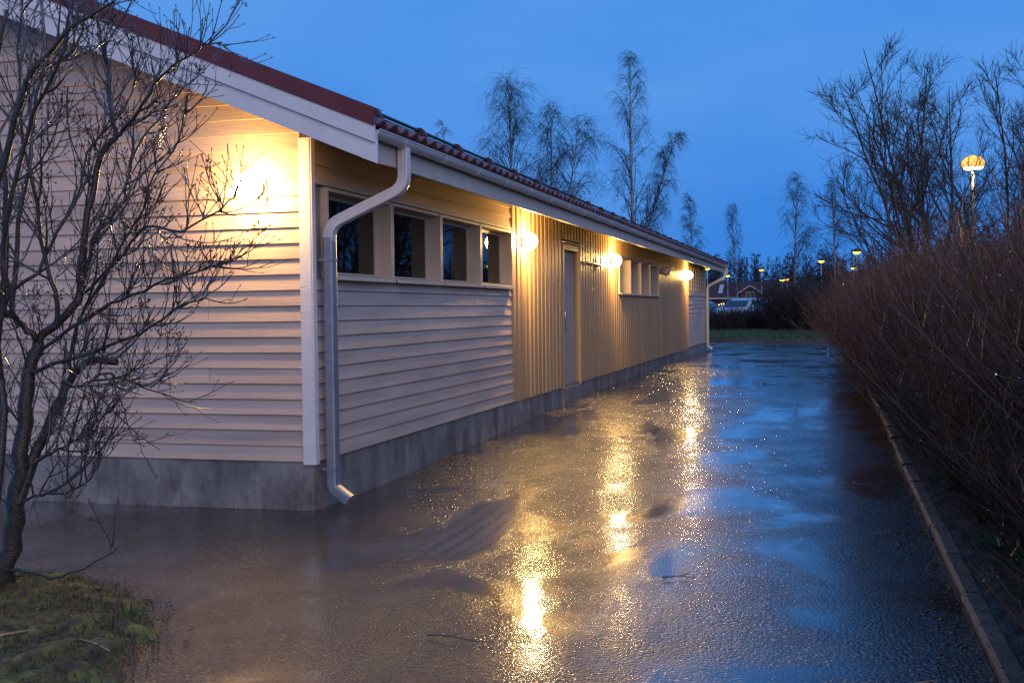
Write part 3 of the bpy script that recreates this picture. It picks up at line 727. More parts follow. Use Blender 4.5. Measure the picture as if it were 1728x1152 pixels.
# ---- generic trees
def bare_tree(name, label, H, loc, stems, group=None, fork=.22, r=.09, ang=.42, mat_t=None, mat_c=None, n1=14, n2=9, n3=4, twr=.0055):
    T = thing(name, loc, label, 'tree', group)
    tr = grow(np.zeros((1,3))-np.array([[0,0,.1]]), np.array([[0,0,1.]]), np.array([H*fork+.1]), 5, .04, .1)
    lpart('trunk', tmesh('trunk', [(tr, arr(r, 1), arr(r*.8, 1), 9)]), mat_t, T)
    top = np.repeat(tr[:, -1], stems, 0); az = np.arange(stems)*2*math.pi/stems+RNG.uniform(-.4, .4, stems); an = RNG.uniform(.12, ang, stems)
    d = np.stack([np.cos(az)*np.sin(an), np.sin(az)*np.sin(an), np.cos(an)], 1)
    Ls = H*(1-fork)*RNG.uniform(.8, 1.05, stems)
    P1 = grow(top-np.array([0,0,.03]), d, Ls, 10, .07, .025)
    G_ = [(P1, arr(r*.5, stems), arr(.007, stems), 6)]
    pos, dd, t, par = spawn(P1, n1, .12, .95, .74, .16, True)
    P2 = grow(pos, dd, Ls[par]*.46*(1.08-t)+.25, 7, .10, .06); k = len(pos); G_.append((P2, r*.20*(1.1-t)+.004, arr(.004, k), 4))
    pos, dd, t, par2 = spawn(P2, n2, .2, .97, .6, .2, True)
    ln = np.linalg.norm(P2[:, -1]-P2[:, 0], axis=1)[par2]
    P3 = grow(pos, dd, ln*.40*(1.1-t)+.16, 4, .12, .05); k = len(pos); G_.append((P3, arr(twr, k), arr(twr*.6, k), 3))
    pos, dd, t, par3 = spawn(P3, n3, .2, .98, .6, .2)
    P4 = grow(pos, dd, RNG.uniform(.10, .34, len(pos)), 3, .12, .12); k = len(pos); G_.append((P4, arr(twr*.7, k), arr(twr*.5, k), 3))
    lpart('crown', tmesh('crown', G_), mat_c, T); return T
bare_tree('bare_tree', 'spreading leafless tree rising behind hedge in front of the dome lamp', 7.0, (1.95, 25.2, .2), 6, fork=.20, r=.10, ang=.62, mat_t=m_bark, mat_c=m_bark)
bare_tree('bare_tree', 'slender leafless tree leaning left, growing through the hedge', 5.0, (1.55, 24.0, .2), 5, fork=.22, r=.07, ang=.72, mat_t=m_bark, mat_c=m_bark, n1=10)
bare_tree('bare_tree', 'leafless tree with several straight stems beyond the dome lamp', 7.2, (3.95, 27.3, .2), 6, fork=.14, r=.10, ang=.55, mat_t=m_bark, mat_c=m_bark)
bare_tree('bare_tree', 'tall leafless tree standing well behind the hedge', 7.6, (5.6, 31.0, .2), 5, fork=.2, r=.1, mat_t=m_bark, mat_c=m_bark, n3=3)

def birch(name, label, H, loc, lean=(0,0), dens=1., group='birches beyond the yard', w_=1., side=None, twr=.010):
    T = thing(name, loc, label, 'tree', group)
    tr = grow(np.array([[0,0,-.2]]), np.array([[lean[0], lean[1], 1.]]), np.array([H]), 14, .018, .03)
    L0 = [tr]; R0 = [(.0085*H+.03, .012)]
    if side is not None:
        i = int(side[0]*14); s2 = grow(tr[:, i], np.array([[side[1], side[2], 1.]]), np.array([H*side[3]]), 12, .03, .05, -.06); L0.append(s2); R0.append((.0045*H+.01, .01))
    G0 = [(p, arr(a, 1), arr(b, 1), 7) for p, (a, b) in zip(L0, R0)]
    lpart('trunk', tmesh('trunk', G0), m_birch, T)
    G_ = []
    for p in L0:
        hh = np.linalg.norm(p[0, -1]-p[0, 0]); n1 = int(46*dens*(hh/14)**.5)
        pos, dd, t, par = spawn(p, n1, .22, .985, .66, .16, True)
        ln = w_*(hh*.24*(1.02-t)**.75*RNG.uniform(.6, 1.15, len(pos))+.35)
        P1 = grow(pos, dd, ln, 7, .07, .10, -.26); k = len(pos); G_.append((P1, .012+.03*(1-t), arr(.008, k), 4))
        pos, dd, t1, pr = spawn(P1, 7, .2, 1., .7, .25, True)
        P2 = grow(pos, dd, ln[pr]*.36*(1.15-t1)+.22, 5, .10, -.02, -.35); k = len(pos); G_.append((P2, arr(twr*.8, k), arr(twr*.5, k), 3))
        pos, dd, t2, pr = spawn(P2, 4, .2, 1., .7, .3)
        P3 = grow(pos, dd+np.array([0,0,-.5]), RNG.uniform(.25, .95, len(pos))*w_, 4, .10, -.28); k = len(pos); G_.append((P3, arr(twr*.55, k), arr(twr*.4, k), 3))
    lpart('crown', tmesh('crown', G_), m_btwig, T); return T
birch('birch', 'tall weeping birch with a second leaning stem behind the tiled roof', 17.3, (-11.7, 70, .2), side=(.25, .40, 0, .52), w_=1.05, dens=1.15)
birch('birch', 'bushy birch with broad crown behind the tiled roof', 14.3, (-17.3, 62, .2), w_=1.6, dens=1.6)
birch('birch', 'narrow birch between the bushy birch and a leaning birch', 13.6, (-16.3, 66, .2), lean=(-.01,0), w_=1.2, dens=1.3)
birch('birch', 'birch leaning away from its neighbour behind the roof', 11.9, (-14.5, 60.5, .2), lean=(.09,0), w_=1.35, dens=1.2)
birch('birch', 'small thin birch top showing above the snow guard', 12.0, (-20.0, 60, .2), w_=.55, dens=.6)
birch('birch', 'small birch next to the far eave of the roof', 9.4, (-9.4, 80, .2), lean=(.05,0), w_=.8)
bt = birch('birch', 'slim white stemmed birch beside the house porch', 9.9, (-7.15, 95, .3), w_=.75)
birch('birch', 'full birch behind the dark bare thicket', 10.8, (-2.35, 85, .3), w_=1.15)
birch('birch', 'pale birch beyond the spruce near two street lamps', 11.0, (.58, 90, .3), w_=.9)
birch('birch', 'birch standing behind the leafless trees right of the dome lamp', 12.0, (13.5, 85, .3), w_=1.0)

# ---- thicket and hedge in front of the car park, small spruce
for v_ in range(2):
    T = thing('dark_shrub', (0,0,-50), 'low dark leafless shrub in the row before the parked cars', 'shrub', 'leafless shrubs before the car park')
    G_, P1, P2 = shrub_groups(130, .8, 1.25, .6, .9, 5, r=.013, twr=.009, sub=False)
    lpart('stems', tmesh('stems', G_), m_hedge2, T)
    spots = [(-15+i*.86, random.uniform(56.2, 57.4)) for i in range(34)][v_::2]
    for i, (x, y) in enumerate(spots):
        if i == 0: T.location = (x, y, bank(y)-.05)
        else: copy_tree(T, (x, y, bank(y)-.05), random.uniform(0, 6.28), random.uniform(.8, 1.1))
for i, (x, y, s_) in enumerate(((-2.4,55.8,1.),(-1.75,56.2,1.12),(-1.2,55.6,.95))):
    T = thing('tall_shrub', (x, y, bank(y)-.05), ['tall dark leafless shrub at the edge of the thicket near the cars', 'tallest dark leafless shrub in the middle of the thicket', 'tall dark leafless shrub in the thicket beside the spruce'][i], 'shrub', 'tall shrubs in the thicket')
    G_, P1, P2 = shrub_groups(150, 1.6*s_, 2.9*s_, .55, .5, 8, r=.014, twr=.009, sub=False); lpart('stems', tmesh('stems', G_), m_hedge2, T)
for i in range(9):
    x = .0+i*.8; y = random.uniform(54.5, 56.5)
    T = thing('thicket_shrub', (x, y, bank(y)-.05), 'dark leafless thicket shrub beyond the hedge end', 'shrub', 'thicket shrubs beyond the hedge end')
    G_, P1, P2 = shrub_groups(110, 1.2, 2.1, .7, .7, 6, r=.014, twr=.009, sub=False); lpart('stems', tmesh('stems', G_), m_hedge2, T)
def spruce(label, H, loc, wid=.24, nb=90, group=None):
    T = thing('spruce', loc, label, 'tree', group)
    tr = grow(np.array([[0,0,-.1]]), np.array([[0,0,1.]]), np.array([H]), 8, .008, .05); lpart('trunk', tmesh('trunk', [(tr, arr(.02*H, 1), arr(.008, 1), 6)]), m_bark, T)
    pos, dd, t, par = spawn(tr, nb, .06, .98, 1.5, .12, True)
    ln = H*wid*(1.02-t)+.10; P1 = grow(pos, dd, ln, 5, .05, -.03, .10)
    G_ = [(P1, arr(.012, nb), arr(.006, nb), 3)]
    pos, dd, t1, pr = spawn(P1, 16, .1, 1., .85, .2, True); P2 = grow(pos, dd, ln[pr]*.30*(1.15-t1)+.06, 2, .08, -.08)
    k = len(pos); G_.append((P2, arr(.020, k), arr(.009, k), 3))
    lpart('crown', tmesh('crown', G_), m_spruce, T); return T
spruce('small dark green spruce standing at the thicket edge', 2.75, (-.42, 58.5, .5), .30)
spruce('young spruce just behind the small dark spruce', 2.1, (.35, 59.3, .5), .32, 70)

# ---- far wood: nobody could count it
def far_wood():
    GS = []; n = 700
    x = RNG.uniform(-50, 110, n); y = RNG.uniform(196, 262, n); z = np.array([ridge(a, b) if b > 212 else .55+(b-84)*.004 for a, b in zip(x, y)])
    n2 = 280; x = np.concatenate([x, RNG.uniform(12, 95, n2)]); y = np.concatenate([y, RNG.uniform(112, 150, n2)]); z = np.concatenate([z, np.full(n2, .6)]); n += n2
    H = np.concatenate([RNG.uniform(7.0, 10.6, n-n2), RNG.uniform(6.5, 9.5, n2)])*(1+.12*np.sin(x*.11)+.1*np.sin(x*.043+2))
    con = RNG.uniform(0, 1, n) < .38
    base = np.stack([x, y, z-.3], 1); d = np.tile([[0,0,1.]], (n, 1))
    P = grow(base, d, H, 6, .015, .03); GS.append((P, arr(.10, n), arr(.02, n), 4))
    nb = 18
    pos, dd, t, par = spawn(P, nb, .12, .98, .75, .2, True)
    c_ = con[par]
    ln = np.where(c_, H[par]*.20*(1.03-t)+.12, H[par]*.26*(1.05-t)**.7*RNG.uniform(.5, 1.1, len(par))+.3)
    dd = np.where(c_[:, None], nrm(dd*np.array([1,1,.05])+np.array([0,0,-.12])), dd)
    P1 = grow(pos, dd, ln, 3, .07, .04); k = len(pos); GS.append((P1, np.where(c_, .15, .055), np.where(c_, .06, .03), 3))
    pos, dd, t, p2 = spawn(P1, 3, .15, 1., .7, .2, True)
    P2 = grow(pos, dd, ln[p2]*.45+.15, 2, .1, .0); k = len(pos); GS.append((P2, np.where(c_[p2], .09, .040), np.where(c_[p2], .045, .022), 3))
    o = obj('far_wood', tmesh('far_wood', GS), m_wood); o['kind'] = 'stuff'; tag(o, 'dark wood of bare and conifer trees closing the view', 'wood')
m_wood = mat('wood_twigs', (.022,.020,.026), .8, .3, .2)
far_wood()

# ---- foreground tree at the left edge
def front_tree():
    T = thing('ornamental_tree', (-4.6, 5.45, 0), 'wet leafless many stemmed small tree in front of the gable', 'tree')
    trunk, limbs = [], []
    for i, (r0, r1, pts) in enumerate(LIMBS):
        p = np.array(pts, float)
        # resample smoothly (Catmull-Rom)
        K = 18; tt = np.linspace(0, len(p)-1.001, K); out = []
        for q in tt:
            k = int(q); f_ = q-k; a, b, c_, d = p[max(k-1,0)], p[k], p[min(k+1,len(p)-1)], p[min(k+2,len(p)-1)]
            out.append(.5*((2*b)+(-a+c_)*f_+(2*a-5*b+4*c_-d)*f_**2+(-a+3*b-3*c_+d)*f_**3))
        out = np.array(out); out += RNG.normal(0, .006, out.shape)
        (trunk if i in (0, 5, 20) else limbs).append((out, r0*(.78 if i != 7 else .55), r1*.85))
    lpart_w = lambda nm, me, mt: obj(nm, me, mt, T)
    for q in trunk: lpart_w('trunk', tmesh('trunk', [(q[0][None], arr(q[1], 1), arr(q[2], 1), 12)]), m_wbark)
    P = np.stack([q[0] for q in limbs]); G_ = [(P, np.array([q[1] for q in limbs])*.82, np.array([q[2] for q in limbs])*.75, 8)]
    lpart_w('limbs', tmesh('limbs', G_), m_wbark)
    PA = np.concatenate([P, np.stack([q[0] for q in trunk])])
    pos, dd, t, par = spawn(PA, 11, .12, .99, .72, .2, True)
    dd[:, 1] *= .75
    keep = pos[:, 2] > .35; pos, dd, t = pos[keep], dd[keep], t[keep]
    fx = np.clip((-3.50-pos[:, 0])/.6, .16, 1.); P2 = grow(pos, dd, RNG.uniform(.22, .80, len(pos))*(1.1-.5*t)*fx, 8, .09, .09); k = len(pos); G2 = [(P2, RNG.uniform(.0045, .009, k), arr(.0026, k), 5)]
    pos, dd, t, par = spawn(P2, 4, .12, .95, .70, .2, True)
    P3 = grow(pos, dd, RNG.uniform(.08, .34, len(pos)), 5, .09, .12); k = len(pos); G2.append((P3, arr(.0036, k), arr(.0020, k), 4))
    pos, dd, t, par = spawn(P3, 2, .2, .95, .6, .2)
    P4 = grow(pos, dd, RNG.uniform(.05, .18, len(pos)), 3, .1, .15); k = len(pos); G2.append((P4, arr(.0025, k), arr(.0016, k), 3))
    lpart_w('twigs', tmesh('twigs', G2), m_twig)
    # buds at shoot ends and dry seed clusters
    GB = []
    for Q in (P2, P3, P4):
        e_ = Q[:, -1]; d_ = nrm(Q[:, -1]-Q[:, -2]); n = len(e_); s_ = RNG.uniform(.010, .020, n)
        GB.append((np.stack([e_-d_*.002, e_+d_*s_[:, None]*.45, e_+d_*s_[:, None]], 1), arr(.0016, n), arr(.0006, n), 5))
        mid = np.stack([e_, e_+d_*s_[:, None]*.3, e_+d_*s_[:, None]*.6, e_+d_*s_[:, None]], 1)
        GB[-1] = (mid, arr(.0042, n), arr(.0008, n), 5)
    o = lpart_w('buds', tmesh('buds', GB), m_debris); o['kind'] = 'stuff'
    ids = RNG.choice(len(P3), 75, False); c_ = P3[ids, -1]; k = 12
    s0 = np.repeat(c_, k, 0); d_ = nrm(RNG.normal(0, 1, s0.shape)+np.array([0,0,.9])); a = grow(s0, d_, RNG.uniform(.02, .07, len(s0)), 3, .1, .0)
    e_ = a[:, -1]; b = np.stack([e_, e_+d_*.006, e_+d_*.014], 1)
    o = lpart_w('seed_heads', tmesh('seed_heads', [(a, arr(.0014, len(a)), arr(.0012, len(a)), 3), (b, arr(.0050, len(a)), arr(.0022, len(a)), 5)]), m_debris); o['kind'] = 'stuff'
    o = lpart_w('raindrops', drops(np.concatenate([P2]), 700, .0030), m_drop); o['kind'] = 'stuff'
    return T
front_tree()
st = thing('support_stake', (-4.66, 5.18, 0), 'short grey support stake by the tree foot in moss', 'stake')
part('post', MB().tube([(-4.66,5.18,-.1),(-4.66,5.18,.34)], .03, 10), m_zinc, st, True); part('cap', MB().tube([(-4.66,5.18,.341),(-4.66,5.18,.35)], .032, 10), m_dark, st)

# ------------------------------------------------------------------ moss bed and litter
edge = [(-9,6.3),(-6.2,6.0),(-4.95,5.85),(-4.45,5.88),(-4.05,5.70),(-3.62,5.42),(-3.32,5.05),(-3.14,4.72),(-3.06,4.40),(-3.02,4.0),(-3.1,3.5),(-3.2,2.6),(-3.3,1.5)]
def edge_d(x, y):
    """signed distance inside the bed (positive inside)"""
    best = 9
    inside = False
    poly = edge+[(-9,1.5)]
    for i in range(len(poly)):
        (x1,y1),(x2,y2) = poly[i], poly[(i+1)%len(poly)]
        if (y1 > y) != (y2 > y) and x < (x2-x1)*(y-y1)/(y2-y1)+x1: inside = not inside
        if i < len(edge)-1:
            dx, dy = x2-x1, y2-y1; t_ = max(0, min(1, ((x-x1)*dx+(y-y1)*dy)/(dx*dx+dy*dy))); best = min(best, math.hypot(x-x1-t_*dx, y-y1-t_*dy))
    return best if inside else -best
xs_m = np.linspace(-6.2, -2.9, 150); ys_m = np.linspace(3.2, 6.05, 130); idx = {}; V = []; F = []
hn = RNG.normal(0, 1, (len(ys_m), len(xs_m)))
def blur(a, k):
    for _ in range(k): a = (a+np.roll(a,1,0)+np.roll(a,-1,0)+np.roll(a,1,1)+np.roll(a,-1,1))/5
    return a/a.std()
h1, h2 = blur(hn, 12), blur(RNG.normal(0, 1, hn.shape), 2)
for j, y in enumerate(ys_m):
    for i, x in enumerate(xs_m):
        d = edge_d(x, y)+.045*h1[j, i]+.012*h2[j, i]
        if d > -.05:
            idx[(j, i)] = len(V); q = min(max(d, 0)/.25, 1); V.append((x, y, -.014+.072*q**.8+(.012*h1[j, i]+.007*h2[j, i])*min(1, max(d, 0)*8)))
for (j, i) in list(idx):
    q = [(j,i),(j,i+1),(j+1,i+1),(j+1,i)]
    if all(p in idx for p in q): F.append(tuple(idx[p] for p in q))
me = mesh_from('moss', V, F); me.polygons.foreach_set('use_smooth', [True]*len(me.polygons)); struct('moss_bed', me, m_moss)
def leafy(spots, ln, wd, nseg=3, droop=-.25):
    """tapering two sided blades; spots: (pos, dir)"""
    pos = np.array([s_[0] for s_ in spots]); d = np.array([s_[1] for s_ in spots]); n = len(pos)
    L_ = RNG.uniform(.5, 1.2, n)*ln; P = grow(pos, d, L_, nseg, .10, 0, droop)
    t_ = nrm(P[:, 1]-P[:, 0]); sd = nrm(np.cross(t_, np.array([0,0,1.])+RNG.normal(0, .2, t_.shape)))
    ws = np.array([.55, 1., .75, .05])[None, :, None]*wd
    A, Bq = P+sd[:, None]*ws*.5, P-sd[:, None]*ws*.5
    V = np.stack([A, Bq], 2).reshape(-1, 3); K = nseg+1
    b = (np.arange(n)*K*2)[:, None]+(np.arange(nseg)*2)[None, :]
    return V, np.stack([b, b+1, b+3, b+2], -1).reshape(-1, 4)
# moss and grass tufts
sp = []
while len(sp) < 14000:
    x, y = random.uniform(-6., -2.9), random.uniform(3.3, 6.0); d_ = edge_d(x, y)
    if d_ > .02 or (d_ > -.10 and random.random() < .25): sp.append(((x, y, .004+.05*min(max(d_, 0)/.25, 1)**.8), nrm(np.array([random.gauss(0,.5), random.gauss(0,.5), 1.]))))
V, F = leafy(sp, .036, .0055); o = obj('moss_tufts', mesh_from('moss_tufts', V, F), m_moss); o['kind'] = 'stuff'; tag(o, 'short olive moss and grass tufts on the bed', 'moss')
for (x, y, n_, lb) in ((-4.42,4.62,9,'small green bulb leaves in the moss by the tree'), (-3.42,5.02,6,'small green sprout near the moss edge')):
    sp = [((x+random.gauss(0,.03), y+random.gauss(0,.03), .05), nrm(np.array([random.gauss(0,.35), random.gauss(0,.35), 1.]))) for _ in range(n_)]
    V, F = leafy(sp, .10, .016); T = thing('sprout', (x, y, .05), lb, 'plant'); obj('leaves', mesh_from('leaves', V, F), m_leaf, T)
def stick(name, pts, r, m, label, cat='twig', group=None, forks=()):
    T = thing(name, pts[0], label, cat, group)
    part('stem', MB().tube(pts, [r*(1-.5*i/(len(pts)-1)) for i in range(len(pts))], 6), m, T, True)
    for fk in forks: part('side_shoot', MB().tube(fk, [r*.6]+[r*.35]*(len(fk)-1), 5), m, T, True)
    return T
stick('stick', [(-3.86,4.40,.075),(-3.80,4.50,.08),(-3.74,4.60,.075)], .009, m_straw, 'pale bare stick lying on the moss', 'stick')
stick('stick', [(-3.42,4.55,.07),(-3.30,4.50,.075),(-3.18,4.45,.06)], .005, m_straw, 'thin tan stem lying near moss edge', 'stick')
stick('stick', [(-3.95,4.33,.07),(-3.75,4.30,.08),(-3.6,4.22,.07),(-3.5,4.17,.06)], .007, m_wbark, 'dark curved stick lying on the moss below the pale one', 'stick')
stick('seedling_stem', [(-3.40,4.78,.04),(-3.395,4.79,.14),(-3.375,4.80,.27)], .0035, m_twig, 'thin upright bare seedling in the moss', 'seedling')
# litter: leaf scraps and grit on moss, soil and the yard's edge
def scraps(name, spots, smin, smax, m, label, thick=.35):
    n = len(spots); c_ = np.array(spots); s_ = RNG.uniform(smin, smax, (n, 1, 1))
    base = np.array([[-1,-.5,0],[.2,-.7,.1],[1,.1,0],[.1,.7,.15],[-.7,.5,0],[0,0,-.5]], float)
    ax = RNG.uniform(0, 2*math.pi, n); R_ = np.zeros((n,3,3)); R_[:,0,0] = np.cos(ax); R_[:,0,1] = -np.sin(ax); R_[:,1,0] = np.sin(ax); R_[:,1,1] = np.cos(ax); R_[:,2,2] = 1
    v = (base[None]*(1+RNG.normal(0,.2,(n,6,3))))*np.array([1,1,thick]); v[:, :, 2] += RNG.normal(0, .12, (n, 6))
    V = (np.einsum('nij,nkj->nki', R_, v)*s_+c_[:, None, :]).reshape(-1, 3)
    t_ = np.array([[0,1,3],[1,2,3],[0,3,4],[1,0,5],[2,1,5],[3,2,5],[4,3,5],[0,4,5]])[None]+(np.arange(n)*6)[:, None, None]
    o = obj(name, mesh_from(name, V, t_.reshape(-1,3)), m); o['kind'] = 'stuff'; tag(o, label, 'litter')
sp = []
while len(sp) < 1500:
    x, y = random.uniform(-6., -2.9), random.uniform(3.4, 5.9); d = edge_d(x, y)
    if d > -.22 and (d > -.05 or random.random() < .3): sp.append((x, y, .012+.055*min(max(d,0)/.25,1)**.7))
scraps('leaf_litter', sp, .004, .021, m_dead, 'dead leaf scraps scattered on the moss bed')
sp = []
for _ in range(2600):
    y = random.uniform(3.2, 16)**1.0; x = kerbx(y)+min(.14, random.gauss(-.02, .10)) if random.random() < .5 else kerbx(y)+.16+abs(random.gauss(0, .35))
    z = hgt(y)+(.006 if x < kerbx(y)+.02 else .085 if x < kerbx(y)+.14 else .09+.05*min(1, x-kerbx(y)-.12)); sp.append((x, y, z))
scraps('kerb_litter', sp, .004, .016, m_debris, 'dark wet leaf scraps and grit along the kerb', .6)
sp = [(-6.2+random.gauss(.3, .75), 7.55+random.gauss(0, .22), hgt(7)+.004) for _ in range(420)]
scraps('fallen_petals', sp, .004, .011, mat('pale_scrap', (.20,.115,.10), .5, .3, 20.), 'pale pinkish scraps strewn on asphalt below the gable', .3)
sp = [(random.uniform(-3.6,.4), random.uniform(3.5,14), .006) for _ in range(130)]+[(X0+.01+abs(random.gauss(0,.035)), random.uniform(8.4,24), 0) for _ in range(420)]+[(random.uniform(-7,X0), Y0-.01-abs(random.gauss(0,.03)), 0) for _ in range(160)]
sp = [(x, y, hgt(y)+.006) for x, y, z in sp]
scraps('yard_litter', sp, .004, .010, m_debris, 'tiny dark bits scattered over the wet yard', .6)
stick('twig', [(-.95,6.62,.012),(-.86,6.66,.016),(-.76,6.64,.012)], .005, m_twig, 'small dark twig alone on the wet asphalt in the open yard', forks=[[(-.86,6.66,.016),(-.80,6.72,.02)]])
stick('twig', [(-1.90,5.18,.012),(-1.78,5.16,.022),(-1.64,5.13,.014),(-1.55,5.14,.012)], .004, m_twig, 'forked twig lying in the lamp glint on the wet yard', forks=[[(-1.78,5.16,.02),(-1.73,5.24,.02)],[(-1.64,5.13,.014),(-1.62,5.05,.012)]])
stick('twig', [(.10,10.3,.02),(.25,10.35,.03),(.45,10.3,.022),(.62,10.4,.03)], .006, m_twig, 'long dark twig reaching from the kerb onto the asphalt', forks=[[(.25,10.35,.03),(.2,10.5,.03)]])
stick('twig', [(.30,8.2,.012),(.42,8.28,.018),(.60,8.22,.012)], .005, m_twig, 'dark twig in the kerb litter', forks=[[(.42,8.28,.018),(.46,8.4,.02)]])
stick('stick', [(.30,4.95,.012),(.42,5.02,.016),(.44,4.86,.012),(.47,4.72,.012)], .004, m_straw, 'pale bent stalk lying on asphalt beside the kerb', 'stick')
# weeds in the bed
def weed(x, y, n_, ln, wd, label):
    z = hgt(y)+.09; sp = []
    for _ in range(n_):
        a = random.uniform(0, 6.28); rr = random.uniform(0, .20); sp.append(((x+rr*math.cos(a), y+rr*math.sin(a), z), nrm(np.array([math.cos(a)*.8, math.sin(a)*.8, random.uniform(.4, 1.1)]))))
    T = thing('weed', (x, y, z), label, 'plant', 'green weeds in the planting bed'); V, F = leafy(sp, ln, wd); obj('leaves', mesh_from('leaves', V, F), m_leaf, T)
WL = 'leafy green weed growing under the hedge by the kerb'
for (x, y) in ((1.06,8.9),(.98,7.5),(1.16,7.0),(1.04,6.25),(1.24,5.9),(1.3,5.2),(1.02,10.2)): weed(x+random.uniform(-.03,.05), y, random.randint(90, 140), .11, .010, WL)
# grass blades on the verge across the road
sp = []
for _ in range(9000):
    x, y = random.uniform(-9, 6), 48.5+7.5*random.random()**1.5; sp.append(((x, y, bank(y)), nrm(np.array([random.gauss(0,.35), random.gauss(0,.35), 1.]))))
V, F = leafy(sp, .12, .022); o = obj('verge_grass', mesh_from('verge_grass', V, F), m_grass); o['kind'] = 'stuff'; tag(o, 'short wet grass on the verge across the road', 'grass')

# ------------------------------------------------------------------ street lamps
def street_lamp(loc, z, col, power, label, dome=.31, base=None):
    b = base if base is not None else .2
    T = thing('street_lamp', (loc[0], loc[1], b), label, 'street lamp', 'dome lamps on posts')
    part('post', MB().tube([(loc[0],loc[1],b-.1),(loc[0],loc[1],z-.22)], [.055,.04], 8), m_zinc, T, True)
    c = (loc[0], loc[1], z)
    part('collar', MB().lathe([(.05,-.26),(.07,-.22),(.07,-.175)], c, 10), m_zinc, T)
    part('shade', MB().lathe([(dome,.0),(dome*.98,.05),(dome*.72,.17),(dome*.3,.23),(.03,.25)], c, 16), m_dark, T, True)
    g = MB().lathe([(.07,-.17),(dome*.45,-.15),(dome*.75,-.08),(dome*.9,-.004)], c, 14); part('diffuser', g, emat('lamp_light', col, power), T, True)
    return T
WARM, YEL, GRN = (1.,.36,.04), (1.,.62,.12), (.62,.85,.10)
street_lamp((-7.25,131), 5.79, WARM, 4, 'orange dome street lamp on grey post behind the house porch')
street_lamp((-.53,98), 5.37, YEL, 4, 'yellow white dome street lamp above the small spruce')
street_lamp((1.98,84), 5.40, GRN, 4, 'greenish street lamp, the higher of the pair beside the hedge')
street_lamp((2.42,117), 5.33, GRN, 4, 'greenish street lamp, the lower of the pair beside the hedge')
street_lamp((2.46,190), 5.11, GRN, 4, 'tiny far greenish lamp just above the hedge end')
street_lamp((-4.55,120), 4.35, GRN, 5, 'yellow green lamp shining through the dark thicket')
street_lamp((-5.10,150), 5.10, WARM, 6, 'small orange lamp shining through the dark thicket')
street_lamp((-4.77,190), 4.66, GRN, 4, 'tiny far lamp low behind the birch trunk')
street_lamp((-12.2,145), 5.58, GRN, 6, 'greenish lamp on thin post next to the far downpipe')
street_lamp((-11.19,110), 5.34, GRN, 3, 'lamp on thin post seen just under the far eave')
street_lamp((4.8,130), 4.66, GRN, 4, 'small greenish lamp glinting through the hedge top')
street_lamp((8.67,120), 3.98, WARM, 5, 'small orange lamp glinting through the hedge twigs')
street_lamp((9.39,80), 3.82, GRN, 4, 'small yellow green lamp behind the leafless trees')
street_lamp((33.74,96.58), 5.78, GRN, 5, 'greenish lamp at the wood edge mirrored in the end siding window')
street_lamp((32.6,96.9), 5.75, YEL, 5, 'yellowish lamp at the wood edge mirrored in the end siding window')
street_lamp((23.31,104.56), 5.87, GRN, 5, 'greenish lamp mirrored in the siding window next to the boards')
# nearer lamp with a clear glowing dome
T = thing('street_lamp', (4.26, 37.0, .2), 'tall lamp with glowing clear dome behind leafless trees', 'street lamp', 'dome lamps on posts')
c = (4.26, 37.0, 5.75)
part('post', MB().tube([(c[0],c[1],.1),(c[0],c[1],5.62)], [.06,.045], 8), m_zinc, T, True)
part('dome', MB().lathe([(.30,.0),(.345,.06),(.33,.17),(.24,.29),(.12,.35),(.02,.36)], c, 18), emat('dome_glow', (1.,.50,.13), 1.7), T, True)
part('bulb', MB().lathe([(.03,-.02),(.10,-.05),(.26,-.045),(.28,-.01)], c, 12), emat('dome_bulb', (1.,.62,.22), 60.), T, True)
for k in range(6):
    a = k*math.pi/3; part('dome_rib', MB().tube([(c[0]+q*math.cos(a), c[1]+q*math.sin(a), c[2]+h_) for q, h_ in ((.305,.0),(.352,.06),(.338,.17),(.248,.295),(.12,.358))], .010, 5), m_dark, T)

# ------------------------------------------------------------------ house beyond the car park
Hx, Hy, Hz = -10.3, 160., .85
Hs = thing('brick_house', (Hx, Hy, Hz), 'low red brick house with dark red roof and white trimmed porch gable', 'house')
m_brick = mat('brick', (.14,.050,.036), .8, .3, 6., .3, 20.); m_hroof = mat('house_roof', (.060,.026,.024), .85, .3, 3., .4, 8.); m_ht = mat('house_trim', (.45,.44,.45), .6, .05, 4.); m_hg = mat('house_glass', (.05,.07,.10), .1, .05, 3.)
part('wall', MB().box(-28, -4.6, 161, 170, .3, 3.0), m_brick, Hs)
rf = MB().prism([(160.3,2.95),(165.5,5.2),(170.7,2.95),(170.7,2.75),(160.3,2.75)], 0, -28.6, -4.0); Rf = part('roof', rf, m_hroof, Hs)
part('eave_board', MB().box(-28.6, -4.0, 160.25, 160.3, 2.72, 2.95), m_ht, Rf)
part('chimney', MB().box(-18.4, -17.7, 164.6, 165.3, 4.6, 6.0), m_brick, Rf)
ld = MB(); ld.prism([(161.6,3.56),(161.6,3.64),(164.4,4.86),(164.4,4.78)], 0, -14.95, -14.35); part('roof_window', ld, m_ht, Rf)
part('porch_wall', MB().prism([(-11.6,.3),(-8.95,.3),(-8.95,3.5),(-10.28,4.3),(-11.6,3.5)], 1, 158.2, 161.2), m_brick, Hs)
pr = MB().prism([(-12.0,3.32),(-10.28,4.42),(-8.56,3.32),(-8.56,3.50),(-10.28,4.62),(-12.0,3.50)], 1, 157.8, 163.0); Pr = part('porch_roof', pr, m_hroof, Hs)
part('barge', MB().prism([(-12.0,3.30),(-10.28,4.40),(-8.56,3.30),(-8.56,3.50),(-10.28,4.62),(-12.0,3.50)], 1, 157.74, 157.795), m_ht, Pr)
